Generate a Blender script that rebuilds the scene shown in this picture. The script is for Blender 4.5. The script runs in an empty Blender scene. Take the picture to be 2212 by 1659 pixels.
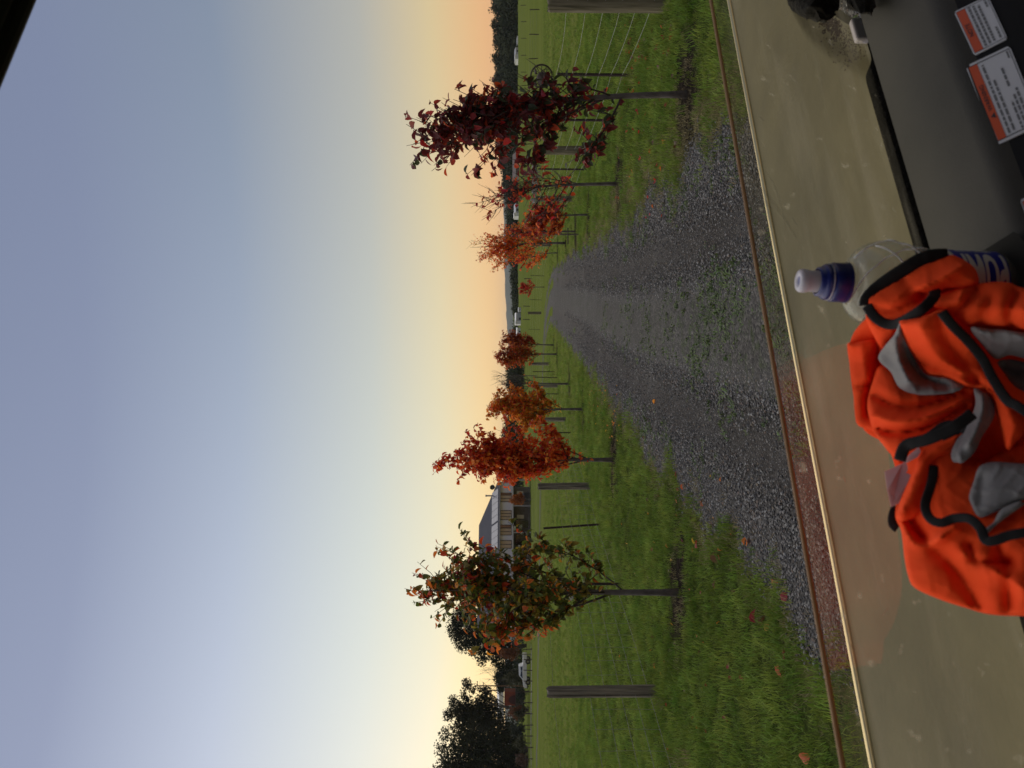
import bpy, bmesh, math, random
import numpy as np
from mathutils import Matrix, Vector
from mathutils.geometry import delaunay_2d_cdt

random.seed(7)
rng = np.random.default_rng(7)
sc = bpy.context.scene
COL = sc.collection
PI = math.pi
EYE = 1.53

# ------------------------------------------------------------------ camera
cam = bpy.data.cameras.new('camera')
cam.sensor_width = 36.0
cam.lens = 27.0
cam.clip_start = 0.05
cam.clip_end = 9000
cam.dof.use_dof = True
cam.dof.focus_distance = 3.2
cam.dof.aperture_fstop = 10.0
cam_o = bpy.data.objects.new('camera', cam)
COL.objects.link(cam_o)
# the phone was held on its side: world up points to the left of the picture
cam_o.matrix_world = Matrix(((0, 1, 0, 0), (0, 0, -1, 0), (-1, 0, 0, EYE), (0, 0, 0, 1)))
sc.camera = cam_o

# ------------------------------------------------------------------ dusk sky, soft light, exposure
SUN_AZ, SUN_EL = -40.0, 16.0
world = bpy.data.worlds.new('World')
sc.world = world
world.use_nodes = True
nt = world.node_tree
N = nt.nodes.new
bg = nt.nodes['Background']
sky = N('ShaderNodeTexSky')
sky.sky_type = 'NISHITA'
sky.sun_disc = False
sky.sun_elevation = math.radians(1)
sky.sun_rotation = math.radians(SUN_AZ)
sky.ozone_density = 2.0
tc = N('ShaderNodeTexCoord')
sep = N('ShaderNodeSeparateXYZ')
nt.links.new(tc.outputs['Generated'], sep.inputs[0])


def wmath(op, a, b=None, cl=False):
    n = N('ShaderNodeMath')
    n.operation = op
    n.use_clamp = cl
    for i, v in enumerate((a, b)):
        if v is None:
            continue
        if isinstance(v, (int, float)):
            n.inputs[i].default_value = v
        else:
            nt.links.new(v, n.inputs[i])
    return n.outputs[0]


elev = wmath('MULTIPLY', wmath('ARCSINE', sep.outputs[2]), 180 / PI / 90.0)     # 0 at the horizon, 1 overhead
lenxy = wmath('SQRT', wmath('ADD', wmath('MULTIPLY', sep.outputs[0], sep.outputs[0]), wmath('MULTIPLY', sep.outputs[1], sep.outputs[1])))
sx, sy = math.sin(math.radians(SUN_AZ)), math.cos(math.radians(SUN_AZ))
dotv = wmath('DIVIDE', wmath('ADD', wmath('MULTIPLY', sep.outputs[0], sx), wmath('MULTIPLY', sep.outputs[1], sy)), wmath('MAXIMUM', lenxy, 1e-4))
glow = wmath('POWER', wmath('MULTIPLY', wmath('ADD', dotv, 1.0), 0.5, True), 6.0)


def ramp(stops):
    r = N('ShaderNodeValToRGB')
    el = r.color_ramp.elements
    while len(el) < len(stops):
        el.new(0.5)
    for e, (p, c) in zip(el, stops):
        e.position = p / 90.0
        e.color = (*c, 1)
    nt.links.new(elev, r.inputs[0])
    return r.outputs[0]


ra = ramp([(0, (.70, .345, .165)), (1.9, (.71, .362, .17)), (5.4, (.59, .435, .215)), (10.3, (.344, .325, .29)), (19.5, (.162, .198, .270)), (29, (.168, .197, .297)), (50, (.15, .18, .28)), (90, (.13, .16, .26))])
rb = ramp([(0, (.86, .78, .40)), (1.9, (.88, .82, .46)), (5.4, (.743, .768, .63)), (10.3, (.653, .709, .67)), (19.5, (.48, .53, .635)), (29, (.275, .305, .42)), (50, (.20, .23, .33)), (90, (.13, .16, .26))])
mixn = N('ShaderNodeMix')
mixn.data_type = 'RGBA'
nt.links.new(glow, mixn.inputs[0])
nt.links.new(ra, mixn.inputs[6])
nt.links.new(rb, mixn.inputs[7])
bg.inputs[1].default_value = 0.06
nt.links.new(sky.outputs[0], bg.inputs[0])
bg2 = N('ShaderNodeBackground')
nt.links.new(mixn.outputs[2], bg2.inputs[0])
add = N('ShaderNodeAddShader')
nt.links.new(bg.outputs[0], add.inputs[0])
nt.links.new(bg2.outputs[0], add.inputs[1])
nt.links.new(add.outputs[0], nt.nodes['World Output'].inputs[0])

sun = bpy.data.lights.new('sun', 'SUN')
sun.energy = 2.0
sun.angle = math.radians(100)
sun.color = (1.0, .90, .76)
sun_o = bpy.data.objects.new('sun', sun)
COL.objects.link(sun_o)
_e = math.radians(48)
_to = Vector((sx * math.cos(_e), sy * math.cos(_e), math.sin(_e)))
sun_o.rotation_euler = _to.to_track_quat('Z', 'Y').to_euler()
sun_o.location = (0, 0, 60)

vs = sc.view_settings
vs.view_transform = 'Standard'
vs.look = 'None'
vs.exposure = 0.1
vs.gamma = 1.0
vs.use_curve_mapping = False
sc.cycles.max_bounces = 6
sc.cycles.transparent_max_bounces = 24
sc.cycles.use_denoising = True

# ------------------------------------------------------------------ materials
def M(name, color, rough=0.8, var=None, scale=5.0, bump=0.0, bscale=None, detail=4, spec=0.5, metal=0.0, rand=0.0, transl=0.0, coord='Object', stretch=None, bdist=0.02):
    m = bpy.data.materials.new(name)
    m.use_nodes = True
    t = m.node_tree
    p = t.nodes['Principled BSDF']
    L = t.links.new
    p.inputs['Roughness'].default_value = rough
    p.inputs['Specular IOR Level'].default_value = spec
    p.inputs['Metallic'].default_value = metal
    p.inputs['Base Color'].default_value = (*color, 1)
    out = None
    if coord == 'World':
        co = t.nodes.new('ShaderNodeNewGeometry').outputs['Position']
    else:
        co = t.nodes.new('ShaderNodeTexCoord').outputs[coord]
    if stretch:
        mp = t.nodes.new('ShaderNodeMapping')
        mp.inputs['Scale'].default_value = stretch
        L(co, mp.inputs[0])
        co = mp.outputs[0]
    if var is not None:
        n = t.nodes.new('ShaderNodeTexNoise')
        n.inputs['Scale'].default_value = scale
        n.inputs['Detail'].default_value = detail
        n.inputs['Roughness'].default_value = 0.62
        L(co, n.inputs['Vector'])
        r = t.nodes.new('ShaderNodeValToRGB')
        r.color_ramp.elements[0].position = 0.32
        r.color_ramp.elements[1].position = 0.68
        r.color_ramp.elements[0].color = (*color, 1)
        r.color_ramp.elements[1].color = (*var, 1)
        L(n.outputs['Fac'], r.inputs[0])
        out = r.outputs[0]
    if rand > 0:
        oi = t.nodes.new('ShaderNodeObjectInfo')
        hs = t.nodes.new('ShaderNodeHueSaturation')
        if out:
            L(out, hs.inputs['Color'])
        else:
            hs.inputs['Color'].default_value = (*color, 1)
        mr = t.nodes.new('ShaderNodeMapRange')
        mr.inputs['To Min'].default_value = 1 - rand
        mr.inputs['To Max'].default_value = 1 + rand
        L(oi.outputs['Random'], mr.inputs['Value'])
        L(mr.outputs[0], hs.inputs['Value'])
        mh = t.nodes.new('ShaderNodeMapRange')
        mh.inputs['To Min'].default_value = 0.5 - rand * .06
        mh.inputs['To Max'].default_value = 0.5 + rand * .06
        mm = t.nodes.new('ShaderNodeMath')
        mm.operation = 'FRACT'
        m7 = t.nodes.new('ShaderNodeMath')
        m7.operation = 'MULTIPLY'
        m7.inputs[1].default_value = 7.31
        L(oi.outputs['Random'], m7.inputs[0])
        L(m7.outputs[0], mm.inputs[0])
        L(mm.outputs[0], mh.inputs['Value'])
        L(mh.outputs[0], hs.inputs['Hue'])
        out = hs.outputs[0]
    if out:
        L(out, p.inputs['Base Color'])
    if bump > 0:
        b = t.nodes.new('ShaderNodeBump')
        b.inputs['Strength'].default_value = bump
        b.inputs['Distance'].default_value = bdist
        n2 = t.nodes.new('ShaderNodeTexNoise')
        n2.inputs['Scale'].default_value = bscale or scale * 3
        n2.inputs['Detail'].default_value = 5
        L(co, n2.inputs['Vector'])
        L(n2.outputs['Fac'], b.inputs['Height'])
        L(b.outputs[0], p.inputs['Normal'])
    if transl > 0:
        tr = t.nodes.new('ShaderNodeBsdfTranslucent')
        if out:
            L(out, tr.inputs['Color'])
        else:
            tr.inputs['Color'].default_value = (*color, 1)
        mx = t.nodes.new('ShaderNodeMixShader')
        mx.inputs[0].default_value = transl
        L(p.outputs[0], mx.inputs[1])
        L(tr.outputs[0], mx.inputs[2])
        L(mx.outputs[0], t.nodes['Material Output'].inputs[0])
    return m


# ------------------------------------------------------------------ mesh helpers
class MB:
    def __init__(s):
        s.v, s.f, s.mi = [], [], []

    def poly(s, pts, m=0):
        i = len(s.v)
        s.v += [tuple(p) for p in pts]
        s.f.append(tuple(range(i, i + len(pts))))
        s.mi.append(m)

    def add(s, vs_, fs, m=0):
        i = len(s.v)
        s.v += [tuple(p) for p in vs_]
        s.f += [tuple(a + i for a in f) for f in fs]
        s.mi += [m] * len(fs)

    def box(s, c, size, m=0, rot=None):
        hx, hy, hz = [a / 2 for a in size]
        pts = [Vector((x, y, z)) for z in (-hz, hz) for y in (-hy, hy) for x in (-hx, hx)]
        if rot is not None:
            pts = [rot @ p for p in pts]
        c = Vector(c)
        s.add([p + c for p in pts], [(0, 2, 3, 1), (4, 5, 7, 6), (0, 1, 5, 4), (2, 6, 7, 3), (0, 4, 6, 2), (1, 3, 7, 5)], m)

    def tube(s, path, rad, n=6, m=0, cap=True, flat=None):
        path = [Vector(p) for p in path]
        if isinstance(rad, (int, float)):
            rad = [rad] * len(path)
        i0 = len(s.v)
        prev = None
        for k, p in enumerate(path):
            a = path[max(k - 1, 0)]
            b = path[min(k + 1, len(path) - 1)]
            t = (b - a)
            t = t.normalized() if t.length > 1e-9 else Vector((0, 0, 1))
            if prev is None:
                prev = t.orthogonal().normalized()
            u = prev - t * prev.dot(t)
            u = u.normalized() if u.length > 1e-6 else t.orthogonal().normalized()
            prev = u
            w = t.cross(u)
            for j in range(n):
                ang = 2 * PI * j / n
                s.v.append(tuple(p + (u * math.cos(ang) + w * math.sin(ang)) * rad[k]))
        for k in range(len(path) - 1):
            for j in range(n):
                s.f.append((i0 + k * n + j, i0 + k * n + (j + 1) % n, i0 + (k + 1) * n + (j + 1) % n, i0 + (k + 1) * n + j))
                s.mi.append(m)
        if cap:
            s.f.append(tuple(i0 + j for j in reversed(range(n))))
            s.f.append(tuple(i0 + (len(path) - 1) * n + j for j in range(n)))
            s.mi += [m, m]

    def lathe(s, prof, n=24, m=0, mat=None, close=False):
        i0 = len(s.v)
        for r, z in prof:
            for j in range(n):
                a = 2 * PI * j / n
                v = Vector((r * math.cos(a), r * math.sin(a), z))
                s.v.append(tuple(mat @ v if mat is not None else v))
        for k in range(len(prof) - 1):
            for j in range(n):
                s.f.append((i0 + k * n + j, i0 + k * n + (j + 1) % n, i0 + (k + 1) * n + (j + 1) % n, i0 + (k + 1) * n + j))
                s.mi.append(m)
        if close:
            s.f.append(tuple(i0 + j for j in reversed(range(n))))
            s.f.append(tuple(i0 + (len(prof) - 1) * n + j for j in range(n)))
            s.mi += [m, m]

    def mesh(s, name, mats, smooth=False):
        me = bpy.data.meshes.new(name)
        me.from_pydata(s.v, [], s.f)
        for m in (mats if isinstance(mats, (list, tuple)) else [mats]):
            me.materials.append(m)
        if len(me.polygons):
            me.polygons.foreach_set('material_index', s.mi)
            if smooth:
                me.polygons.foreach_set('use_smooth', [True] * len(me.polygons))
        me.update()
        return me

    def build(s, name, mats, parent=None, smooth=False, bevel=0.0):
        o = bpy.data.objects.new(name, s.mesh(name, mats, smooth))
        COL.objects.link(o)
        if parent is not None:
            o.parent = parent
        if bevel > 0:
            b = o.modifiers.new('bevel', 'BEVEL')
            b.width = bevel
            b.segments = 2
            b.limit_method = 'ANGLE'
        return o


def tag(o, label=None, cat=None, group=None, kind=None):
    for k, v in (('label', label), ('category', cat), ('group', group), ('kind', kind)):
        if v:
            o[k] = v
    return o


def empty(name, loc, label, cat, group=None, rz=0.0):
    o = bpy.data.objects.new(name, None)
    o.empty_display_size = 0.1
    COL.objects.link(o)
    o.location = loc
    o.rotation_euler = (0, 0, rz)
    return tag(o, label, cat, group)


def link_copy(o, parent=None):
    c = o.copy()
    COL.objects.link(c)
    if parent is not None:
        c.parent = parent
    for ch in list(o.children):
        link_copy(ch, c)
    return c


def obj(name, me, parent=None):
    o = bpy.data.objects.new(name, me)
    COL.objects.link(o)
    if parent is not None:
        o.parent = parent
    return o


# ------------------------------------------------------------------ the lie of the land
_RY = [-60, 0, 8, 16, 30, 60, 91, 127, 156, 200, 250, 300, 420, 700, 1500, 5000]
_RZ = [0, 0, 0, -.14, -.4, -1.0, -1.72, -1.5, -1.38, -1.0, -.55, -.6, 1.5, -3, -6, -6]
_LY = [-60, 0, 8, 16, 30, 60, 91, 112, 125, 160, 200, 300, 700, 1500, 5000]
_LZ = [0, 0, 0, -.14, -.4, -.9, -1.2, -1.3, -1.35, -1.3, -1.2, -1.4, -3, -6, -6]


def ground_z(x, y):
    x = np.asarray(x, float)
    y = np.asarray(y, float)
    r = np.interp(y, _RY, _RZ)
    l = np.interp(y, _LY, _LZ)
    k = np.clip((x / np.maximum(y, 20) + .15) / .3, 0, 1)
    z = l * (1 - k) + r * k
    far = np.clip((y - 12) / 30, 0, 1)
    z = z + far * .05 * np.sin(x * .31 + y * .13) * np.cos(y * .21 - x * .11)
    z = z + .012 * np.sin(x * 2.1 + 1.3 * np.sin(y * 1.1)) * np.cos(y * 1.7 + .6)
    return z


def gz(x, y):
    return float(ground_z(x, y))


def ray(px, py):
    return (829.5 - py) / 1660.0, (1106.0 - px) / 1660.0


def gnd(px, py):
    """where the line of sight through a picture point meets the land"""
    x, z = ray(px, py)
    d = 2.0
    for _ in range(4000):
        if EYE + z * d < gz(x * d, d):
            break
        d *= 1.003
    return Vector((x * d, d, gz(x * d, d)))


def at(px, py, d):
    x, z = ray(px, py)
    return Vector((x * d, d, EYE + z * d))


# lane centre line and half width
_LC = [(.22, -6), (.22, 2), (.28, 4), (.42, 6), (.85, 10.5), (1.55, 16), (2.35, 22), (3.3, 30), (4.3, 38), (4.95, 45), (5.0, 50), (4.5, 55), (3.2, 59.5), (0, 63.5), (-5, 66), (-14, 69), (-30, 76), (-60, 92)]


def smooth_path(pts, n):
    P = [Vector((*p, 0)) if len(p) == 2 else Vector(p) for p in pts]
    out = []
    for i in range(len(P) - 1):
        a, b, c, d = P[max(i - 1, 0)], P[i], P[i + 1], P[min(i + 2, len(P) - 1)]
        for k in range(n):
            t = k / n
            out.append(.5 * ((2 * b) + (c - a) * t + (2 * a - 5 * b + 4 * c - d) * t * t + (3 * b - a - 3 * c + d) * t ** 3))
    out.append(P[-1])
    return out


LANE = smooth_path(_LC, 8)
LANE_XY = np.array([(p.x, p.y) for p in LANE])


def lane_dist(x, y):
    """signed side and distance to the lane's centre line"""
    x = np.asarray(x, float).ravel()
    y = np.asarray(y, float).ravel()
    best = np.full(x.shape, 1e9)
    side = np.zeros(x.shape)
    for (x0, y0), (x1, y1) in zip(LANE_XY[:-1], LANE_XY[1:]):
        dx, dy = x1 - x0, y1 - y0
        L2 = dx * dx + dy * dy
        t = np.clip(((x - x0) * dx + (y - y0) * dy) / L2, 0, 1)
        ex, ey = x - x0 - t * dx, y - y0 - t * dy
        d = np.hypot(ex, ey)
        s = np.sign(ex * dy - ey * dx)
        m = d < best
        best = np.where(m, d, best)
        side = np.where(m, s, side)
    return best, side


def edge_wobble(x, y):
    return .09 * np.sin(y * 2.3 + 1.1 * np.sin(y * .9)) + .09 * np.sin(y * 6.1 + x * 3) + .05 * np.sin(13 * y + 7 * x)


def half_width(y):
    return np.interp(y, [0, 4, 6, 10, 16, 30, 60], [1.6, 1.5, 1.42, 1.35, 1.3, 1.3, 1.35])

# ------------------------------------------------------------------ ground sheet, lane sheet
TREE_SPOTS = []      # filled from the table of lane trees, for the bare soil round each trunk
TREES = [
    # label, base(px,py), top px, crown (py lo, py hi), crown bottom px, leaves, leaf length, palette, limbs, seed, separate leaves, extras
    dict(label='young tree with mixed green, yellow and orange leaves in front of the house', base=(1467, 1280), top=868, crown=(1140, 1442), low=1330, n=3500, L=.066, pal='mixed', leftorange=1, limbs=17, seed=3, sep=300, lean=.04),
    dict(label='bright red and orange young tree beside the right end of the house', base=(1327, 993), top=950, crown=(908, 1060), low=1262, n=5200, L=.074, pal='redorange', limbs=20, seed=5, sep=300, lean=-.02),
    dict(label='amber orange young tree just beyond the bright red one on the left verge', base=(1260, 884), top=1040, crown=(824, 924), low=1210, n=4600, L=.074, pal='orange', limbs=18, seed=8, sep=300, lean=-.02),
    dict(label='bare leafless sapling of thin grey whips beyond the amber tree', base=(1230, 829), top=1062, crown=(806, 850), low=1165, n=14, L=.07, pal='redorange', limbs=13, seed=11, sep=14, lean=0),
    dict(label='rust coloured young tree with a green skirt where the lane bends, left side', base=(1203, 765), top=1056, crown=(738, 806), low=1166, n=2600, L=.10, pal='rust', limbs=18, seed=13, sep=0, lean=0),
    dict(label='deep red rounded young tree at the bend of the lane, left side', base=(1196, 745), top=1076, crown=(709, 752), low=1164, n=1900, L=.10, pal='crimson', limbs=16, seed=17, sep=0, lean=0),
    dict(label='tall dark maroon young tree right of the lane near the big fence post', base=(1485, 203), top=880, crown=(166, 398), low=1340, n=1900, L=.080, pal='maroon', limbs=18, seed=19, sep=300, gap=1, lean=-.05),
    dict(label='nearly bare young tree with many upright twigs and few red leaves, right of the lane', base=(1337, 396), top=1022, crown=(362, 482), low=1245, n=190, L=.085, pal='red', limbs=17, seed=23, sep=190, lean=-.1),
    dict(label='small low scarlet young tree beside the nearly bare one, right verge', base=(1272, 463), top=1118, crown=(440, 506), low=1224, n=1700, L=.075, pal='red', limbs=13, seed=29, sep=300, lean=-.12),
    dict(label='slim sapling with a crossed stake in front of the orange tree, right verge', base=(1243, 500), top=1090, crown=(480, 520), low=1200, n=240, L=.085, pal='red', limbs=9, seed=31, sep=240, lean=-.02),
    dict(label='large orange young tree with a bare twiggy top, right of the lane', base=(1222, 525), top=1000, crown=(474, 592), low=1186, topbare=1, n=4300, L=.080, pal='orangegreen', limbs=22, seed=37, sep=300, lean=-.05),
    dict(label='thin stemmed small tree behind the large orange one', base=(1204, 546), top=1110, crown=(540, 585), low=1160, n=500, L=.09, pal='redorange', limbs=9, seed=41, sep=0, lean=-.1),
    dict(label='small scarlet tree alone at the far end of the right verge', base=(1176, 620), top=1113, crown=(604, 642), low=1157, n=800, L=.11, pal='red', limbs=11, seed=43, sep=0, lean=-.05),
]
for t in TREES:
    t['p'] = gnd(*t['base'])
    TREE_SPOTS.append((t['p'].x, t['p'].y))


def grow(a, b, step, g):
    out = [a]
    while out[-1] < b:
        out.append(out[-1] + step)
        step *= g
    return out


_ys = list(np.arange(-30, 2, 2.0)) + list(np.arange(2, 15, .11)) + grow(15, 4200, .14, 1.035)
_xp = list(np.arange(0, 8, .11)) + grow(8, 3500, .14, 1.07)
_xs = [-v for v in reversed(_xp[1:])] + _xp
GX, GY = np.meshgrid(np.array(_xs), np.array(_ys))
gx, gy = GX.ravel(), GY.ravel()
gzv = ground_z(gx, gy)
near = (gy < 110) & (np.abs(gx) < 60)
ld = np.full(gx.shape, 50.0)
lside = np.zeros(gx.shape)
ld[near], lside[near] = lane_dist(gx[near], gy[near])
gzv = np.where((ld < 1.6) & (gy < 40), gzv - .02, gzv)          # the grass stands a little above the gravel
soil = np.zeros(gx.shape)
for (tx, ty) in TREE_SPOTS:
    r = np.hypot((gx - tx) / .62, (gy - ty) / .42)
    ang = np.arctan2(gy - ty, gx - tx)
    soil = np.maximum(soil, np.clip((1.15 + .25 * np.sin(ang * 5 + tx * 9) - r) * 2.2, 0, 1))
hw = half_width(gy) + edge_wobble(gx, gy)
edge = np.clip(1 - np.abs(ld - hw) / .30, 0, 1) * np.where(gy < 60, 1, 0)
dry = edge * (.55 + .45 * np.sin(gy * 1.7 + gx * 2))
# the mower's worn strip on the right verge and the long grass along the fences
worn = np.clip(1 - np.abs((gx - (2.05 + .10 * (gy - 5))) / (.34 + .1 * np.sin(gy * 1.9))), 0, 1) * ((gy < 30) & (gx > 0))
dry = np.clip(np.maximum(dry, worn), 0, 1)

me = bpy.data.meshes.new('ground')
nx, ny = len(_xs), len(_ys)
idx = np.arange(nx * ny).reshape(ny, nx)
quads = np.stack([idx[:-1, :-1], idx[:-1, 1:], idx[1:, 1:], idx[1:, :-1]], -1).reshape(-1, 4)
me.from_pydata(np.stack([gx, gy, gzv], 1).tolist(), [], quads.tolist())
thatch = np.clip((ld - hw) / .3, 0, 1) * np.clip((17 - gy) / 5, 0, 1) * (gy > 0)
for nm, arr in (('soil', soil), ('dry', dry), ('thatch', thatch)):
    a = me.attributes.new(nm, 'FLOAT', 'POINT')
    a.data.foreach_set('value', arr.astype(np.float32))
me.polygons.foreach_set('use_smooth', [True] * len(me.polygons))


def ground_material():
    m = bpy.data.materials.new('paddock_grass')
    m.use_nodes = True
    t = m.node_tree
    L = t.links.new
    p = t.nodes['Principled BSDF']
    p.inputs['Roughness'].default_value = 1.0
    p.inputs['Specular IOR Level'].default_value = 0.0
    pos = t.nodes.new('ShaderNodeNewGeometry').outputs['Position']

    def noise(scale, det=5, stretch=None):
        n = t.nodes.new('ShaderNodeTexNoise')
        n.inputs['Scale'].default_value = scale
        n.inputs['Detail'].default_value = det
        n.inputs['Roughness'].default_value = .65
        v = pos
        if stretch:
            mp = t.nodes.new('ShaderNodeMapping')
            mp.inputs['Scale'].default_value = stretch
            L(pos, mp.inputs[0])
            v = mp.outputs[0]
        L(v, n.inputs['Vector'])
        return n.outputs['Fac']

    def rmp(fac, a, b, lo=.35, hi=.65):
        r = t.nodes.new('ShaderNodeValToRGB')
        r.color_ramp.elements[0].position = lo
        r.color_ramp.elements[1].position = hi
        r.color_ramp.elements[0].color = (*a, 1)
        r.color_ramp.elements[1].color = (*b, 1)
        L(fac, r.inputs[0])
        return r.outputs[0]

    def mix(fac, a, b):
        x = t.nodes.new('ShaderNodeMix')
        x.data_type = 'RGBA'
        if isinstance(fac, float):
            x.inputs[0].default_value = fac
        else:
            L(fac, x.inputs[0])
        for i, c in ((6, a), (7, b)):
            if isinstance(c, tuple):
                x.inputs[i].default_value = (*c, 1)
            else:
                L(c, x.inputs[i])
        return x.outputs[2]

    fine = rmp(noise(38, 6), (.058, .086, .016), (.155, .192, .042), .3, .7)
    mid = rmp(noise(1.6, 6, (.6, 1.5, 1)), (.064, .096, .018), (.165, .192, .042), .3, .7)
    big = rmp(noise(.16, 5, (.35, 1.6, 1)), (.078, .112, .021), (.20, .215, .056), .3, .7)
    c = mix(.5, mix(.5, fine, mid), big)
    tf = t.nodes.new('ShaderNodeAttribute')
    tf.attribute_name = 'thatch'
    c = mix(tf.outputs['Fac'], c, rmp(noise(22, 5), (.030, .042, .012), (.075, .098, .024)))
    dryf = t.nodes.new('ShaderNodeAttribute')
    dryf.attribute_name = 'dry'
    c = mix(dryf.outputs['Fac'], c, rmp(noise(30, 5), (.07, .06, .03), (.22, .19, .09)))
    so = t.nodes.new('ShaderNodeAttribute')
    so.attribute_name = 'soil'
    c = mix(so.outputs['Fac'], c, rmp(noise(25, 5), (.012, .010, .008), (.045, .036, .028)))
    L(c, p.inputs['Base Color'])
    b = t.nodes.new('ShaderNodeBump')
    b.inputs['Strength'].default_value = .9
    b.inputs['Distance'].default_value = .05
    L(noise(16, 7), b.inputs['Height'])
    L(b.outputs[0], p.inputs['Normal'])
    return m


me.materials.append(ground_material())
ground = obj('ground', me)
ground['kind'] = 'structure'


def gravel_material():
    m = bpy.data.materials.new('lane_gravel')
    m.use_nodes = True
    t = m.node_tree
    L = t.links.new
    p = t.nodes['Principled BSDF']
    p.inputs['Roughness'].default_value = .9
    p.inputs['Specular IOR Level'].default_value = .2
    pos = t.nodes.new('ShaderNodeNewGeometry').outputs['Position']
    v = t.nodes.new('ShaderNodeTexVoronoi')
    v.inputs['Scale'].default_value = 48
    L(pos, v.inputs['Vector'])
    r = t.nodes.new('ShaderNodeValToRGB')
    r.color_ramp.elements[0].color = (.038, .037, .036, 1)
    r.color_ramp.elements[1].color = (.175, .167, .155, 1)
    e = r.color_ramp.elements.new(.6)
    e.color = (.09, .085, .078, 1)
    L(v.outputs['Color'], r.inputs[0])
    n = t.nodes.new('ShaderNodeTexNoise')
    n.inputs['Scale'].default_value = 140
    n.inputs['Detail'].default_value = 3
    L(pos, n.inputs['Vector'])
    r2 = t.nodes.new('ShaderNodeValToRGB')
    r2.color_ramp.elements[0].color = (.055, .049, .043, 1)
    r2.color_ramp.elements[1].color = (.105, .095, .085, 1)
    r2.color_ramp.elements[0].position = .35
    r2.color_ramp.elements[1].position = .68
    L(n.outputs['Fac'], r2.inputs[0])
    tr = t.nodes.new('ShaderNodeAttribute')
    tr.attribute_name = 'track'
    mx = t.nodes.new('ShaderNodeMix')
    mx.data_type = 'RGBA'
    L(tr.outputs['Fac'], mx.inputs[0])
    L(r.outputs[0], mx.inputs[6])
    L(r2.outputs[0], mx.inputs[7])
    wd = t.nodes.new('ShaderNodeAttribute')
    wd.attribute_name = 'weed'
    n3 = t.nodes.new('ShaderNodeTexNoise')
    n3.inputs['Scale'].default_value = 7
    n3.inputs['Detail'].default_value = 8
    n3.inputs['Roughness'].default_value = .75
    L(pos, n3.inputs['Vector'])
    mu = t.nodes.new('ShaderNodeMath')
    mu.operation = 'MULTIPLY'
    r4 = t.nodes.new('ShaderNodeValToRGB')
    r4.color_ramp.elements[0].position = .5
    r4.color_ramp.elements[1].position = .62
    L(n3.outputs['Fac'], r4.inputs[0])
    L(wd.outputs['Fac'], mu.inputs[0])
    L(r4.outputs[0], mu.inputs[1])
    mx2 = t.nodes.new('ShaderNodeMix')
    mx2.data_type = 'RGBA'
    L(mu.outputs[0], mx2.inputs[0])
    L(mx.outputs[2], mx2.inputs[6])
    mx2.inputs[7].default_value = (.05, .07, .025, 1)
    n5 = t.nodes.new('ShaderNodeTexNoise')
    n5.inputs['Scale'].default_value = 1.1
    n5.inputs['Detail'].default_value = 7
    n5.inputs['Roughness'].default_value = .7
    L(pos, n5.inputs['Vector'])
    r5 = t.nodes.new('ShaderNodeValToRGB')
    r5.color_ramp.elements[0].position = .3
    r5.color_ramp.elements[0].color = (.62, .60, .57, 1)
    r5.color_ramp.elements[1].position = .7
    r5.color_ramp.elements[1].color = (1.0, 1.0, 1.0, 1)
    L(n5.outputs['Fac'], r5.inputs[0])
    mx3 = t.nodes.new('ShaderNodeMix')
    mx3.data_type = 'RGBA'
    mx3.blend_type = 'MULTIPLY'
    mx3.inputs[0].default_value = 1.0
    L(mx2.outputs[2], mx3.inputs[6])
    L(r5.outputs[0], mx3.inputs[7])
    L(mx3.outputs[2], p.inputs['Base Color'])
    b = t.nodes.new('ShaderNodeBump')
    b.inputs['Strength'].default_value = 1.0
    b.inputs['Distance'].default_value = .012
    L(v.outputs['Distance'], b.inputs['Height'])
    b.invert = True
    L(b.outputs[0], p.inputs['Normal'])
    return m


_st = []
acc = 0
_dens = smooth_path(_LC, 60)
step_pts = [_dens[0]]
for p in _dens:
    need = .12 if p.y < 16 else (.3 if p.y < 40 else .8)
    if (p - step_pts[-1]).length >= need:
        step_pts.append(p)
ROWS, TRK, WED = [], [], []
NL = 29
for i, p in enumerate(step_pts):
    a, b = step_pts[max(i - 1, 0)], step_pts[min(i + 1, len(step_pts) - 1)]
    t = (b - a).normalized()
    nrm = Vector((t.y, -t.x, 0))
    w = float(half_width(p.y)) + .12
    for j in range(NL):
        s = -1 + 2 * j / (NL - 1)
        q = p + nrm * s * w
        wob = float(edge_wobble(q.x, q.y)) * abs(s) ** 3
        q = p + nrm * (s * w + wob * (1 if s > 0 else -1))
        off = abs(s * w)
        trk = math.exp(-((off - .72) / .24) ** 2)
        zz = gz(q.x, q.y) + .006 - .018 * trk + .012 * math.exp(-(off / .35) ** 2)
        if abs(s) > .999:
            zz -= .03
        ROWS.append((q.x, q.y, zz))
        TRK.append(trk * (.75 + .25 * math.sin(q.y * 2.1 + 3 * s)))
        c = math.exp(-((off) / .42) ** 2)
        WED.append(max(c * (.9 if q.y < 7 else .45), .9 * max(0, abs(s) - .86) / .14))
me = bpy.data.meshes.new('gravel_lane')
idx = np.arange(len(ROWS)).reshape(-1, NL)
quads = np.stack([idx[:-1, :-1], idx[:-1, 1:], idx[1:, 1:], idx[1:, :-1]], -1).reshape(-1, 4)
me.from_pydata(ROWS, [], quads.tolist())
for nm, arr in (('track', TRK), ('weed', WED)):
    a = me.attributes.new(nm, 'FLOAT', 'POINT')
    a.data.foreach_set('value', np.array(arr, np.float32))
me.polygons.foreach_set('use_smooth', [True] * len(me.polygons))
me.materials.append(gravel_material())
lane = obj('gravel_lane', me)
lane['kind'] = 'structure'

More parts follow.
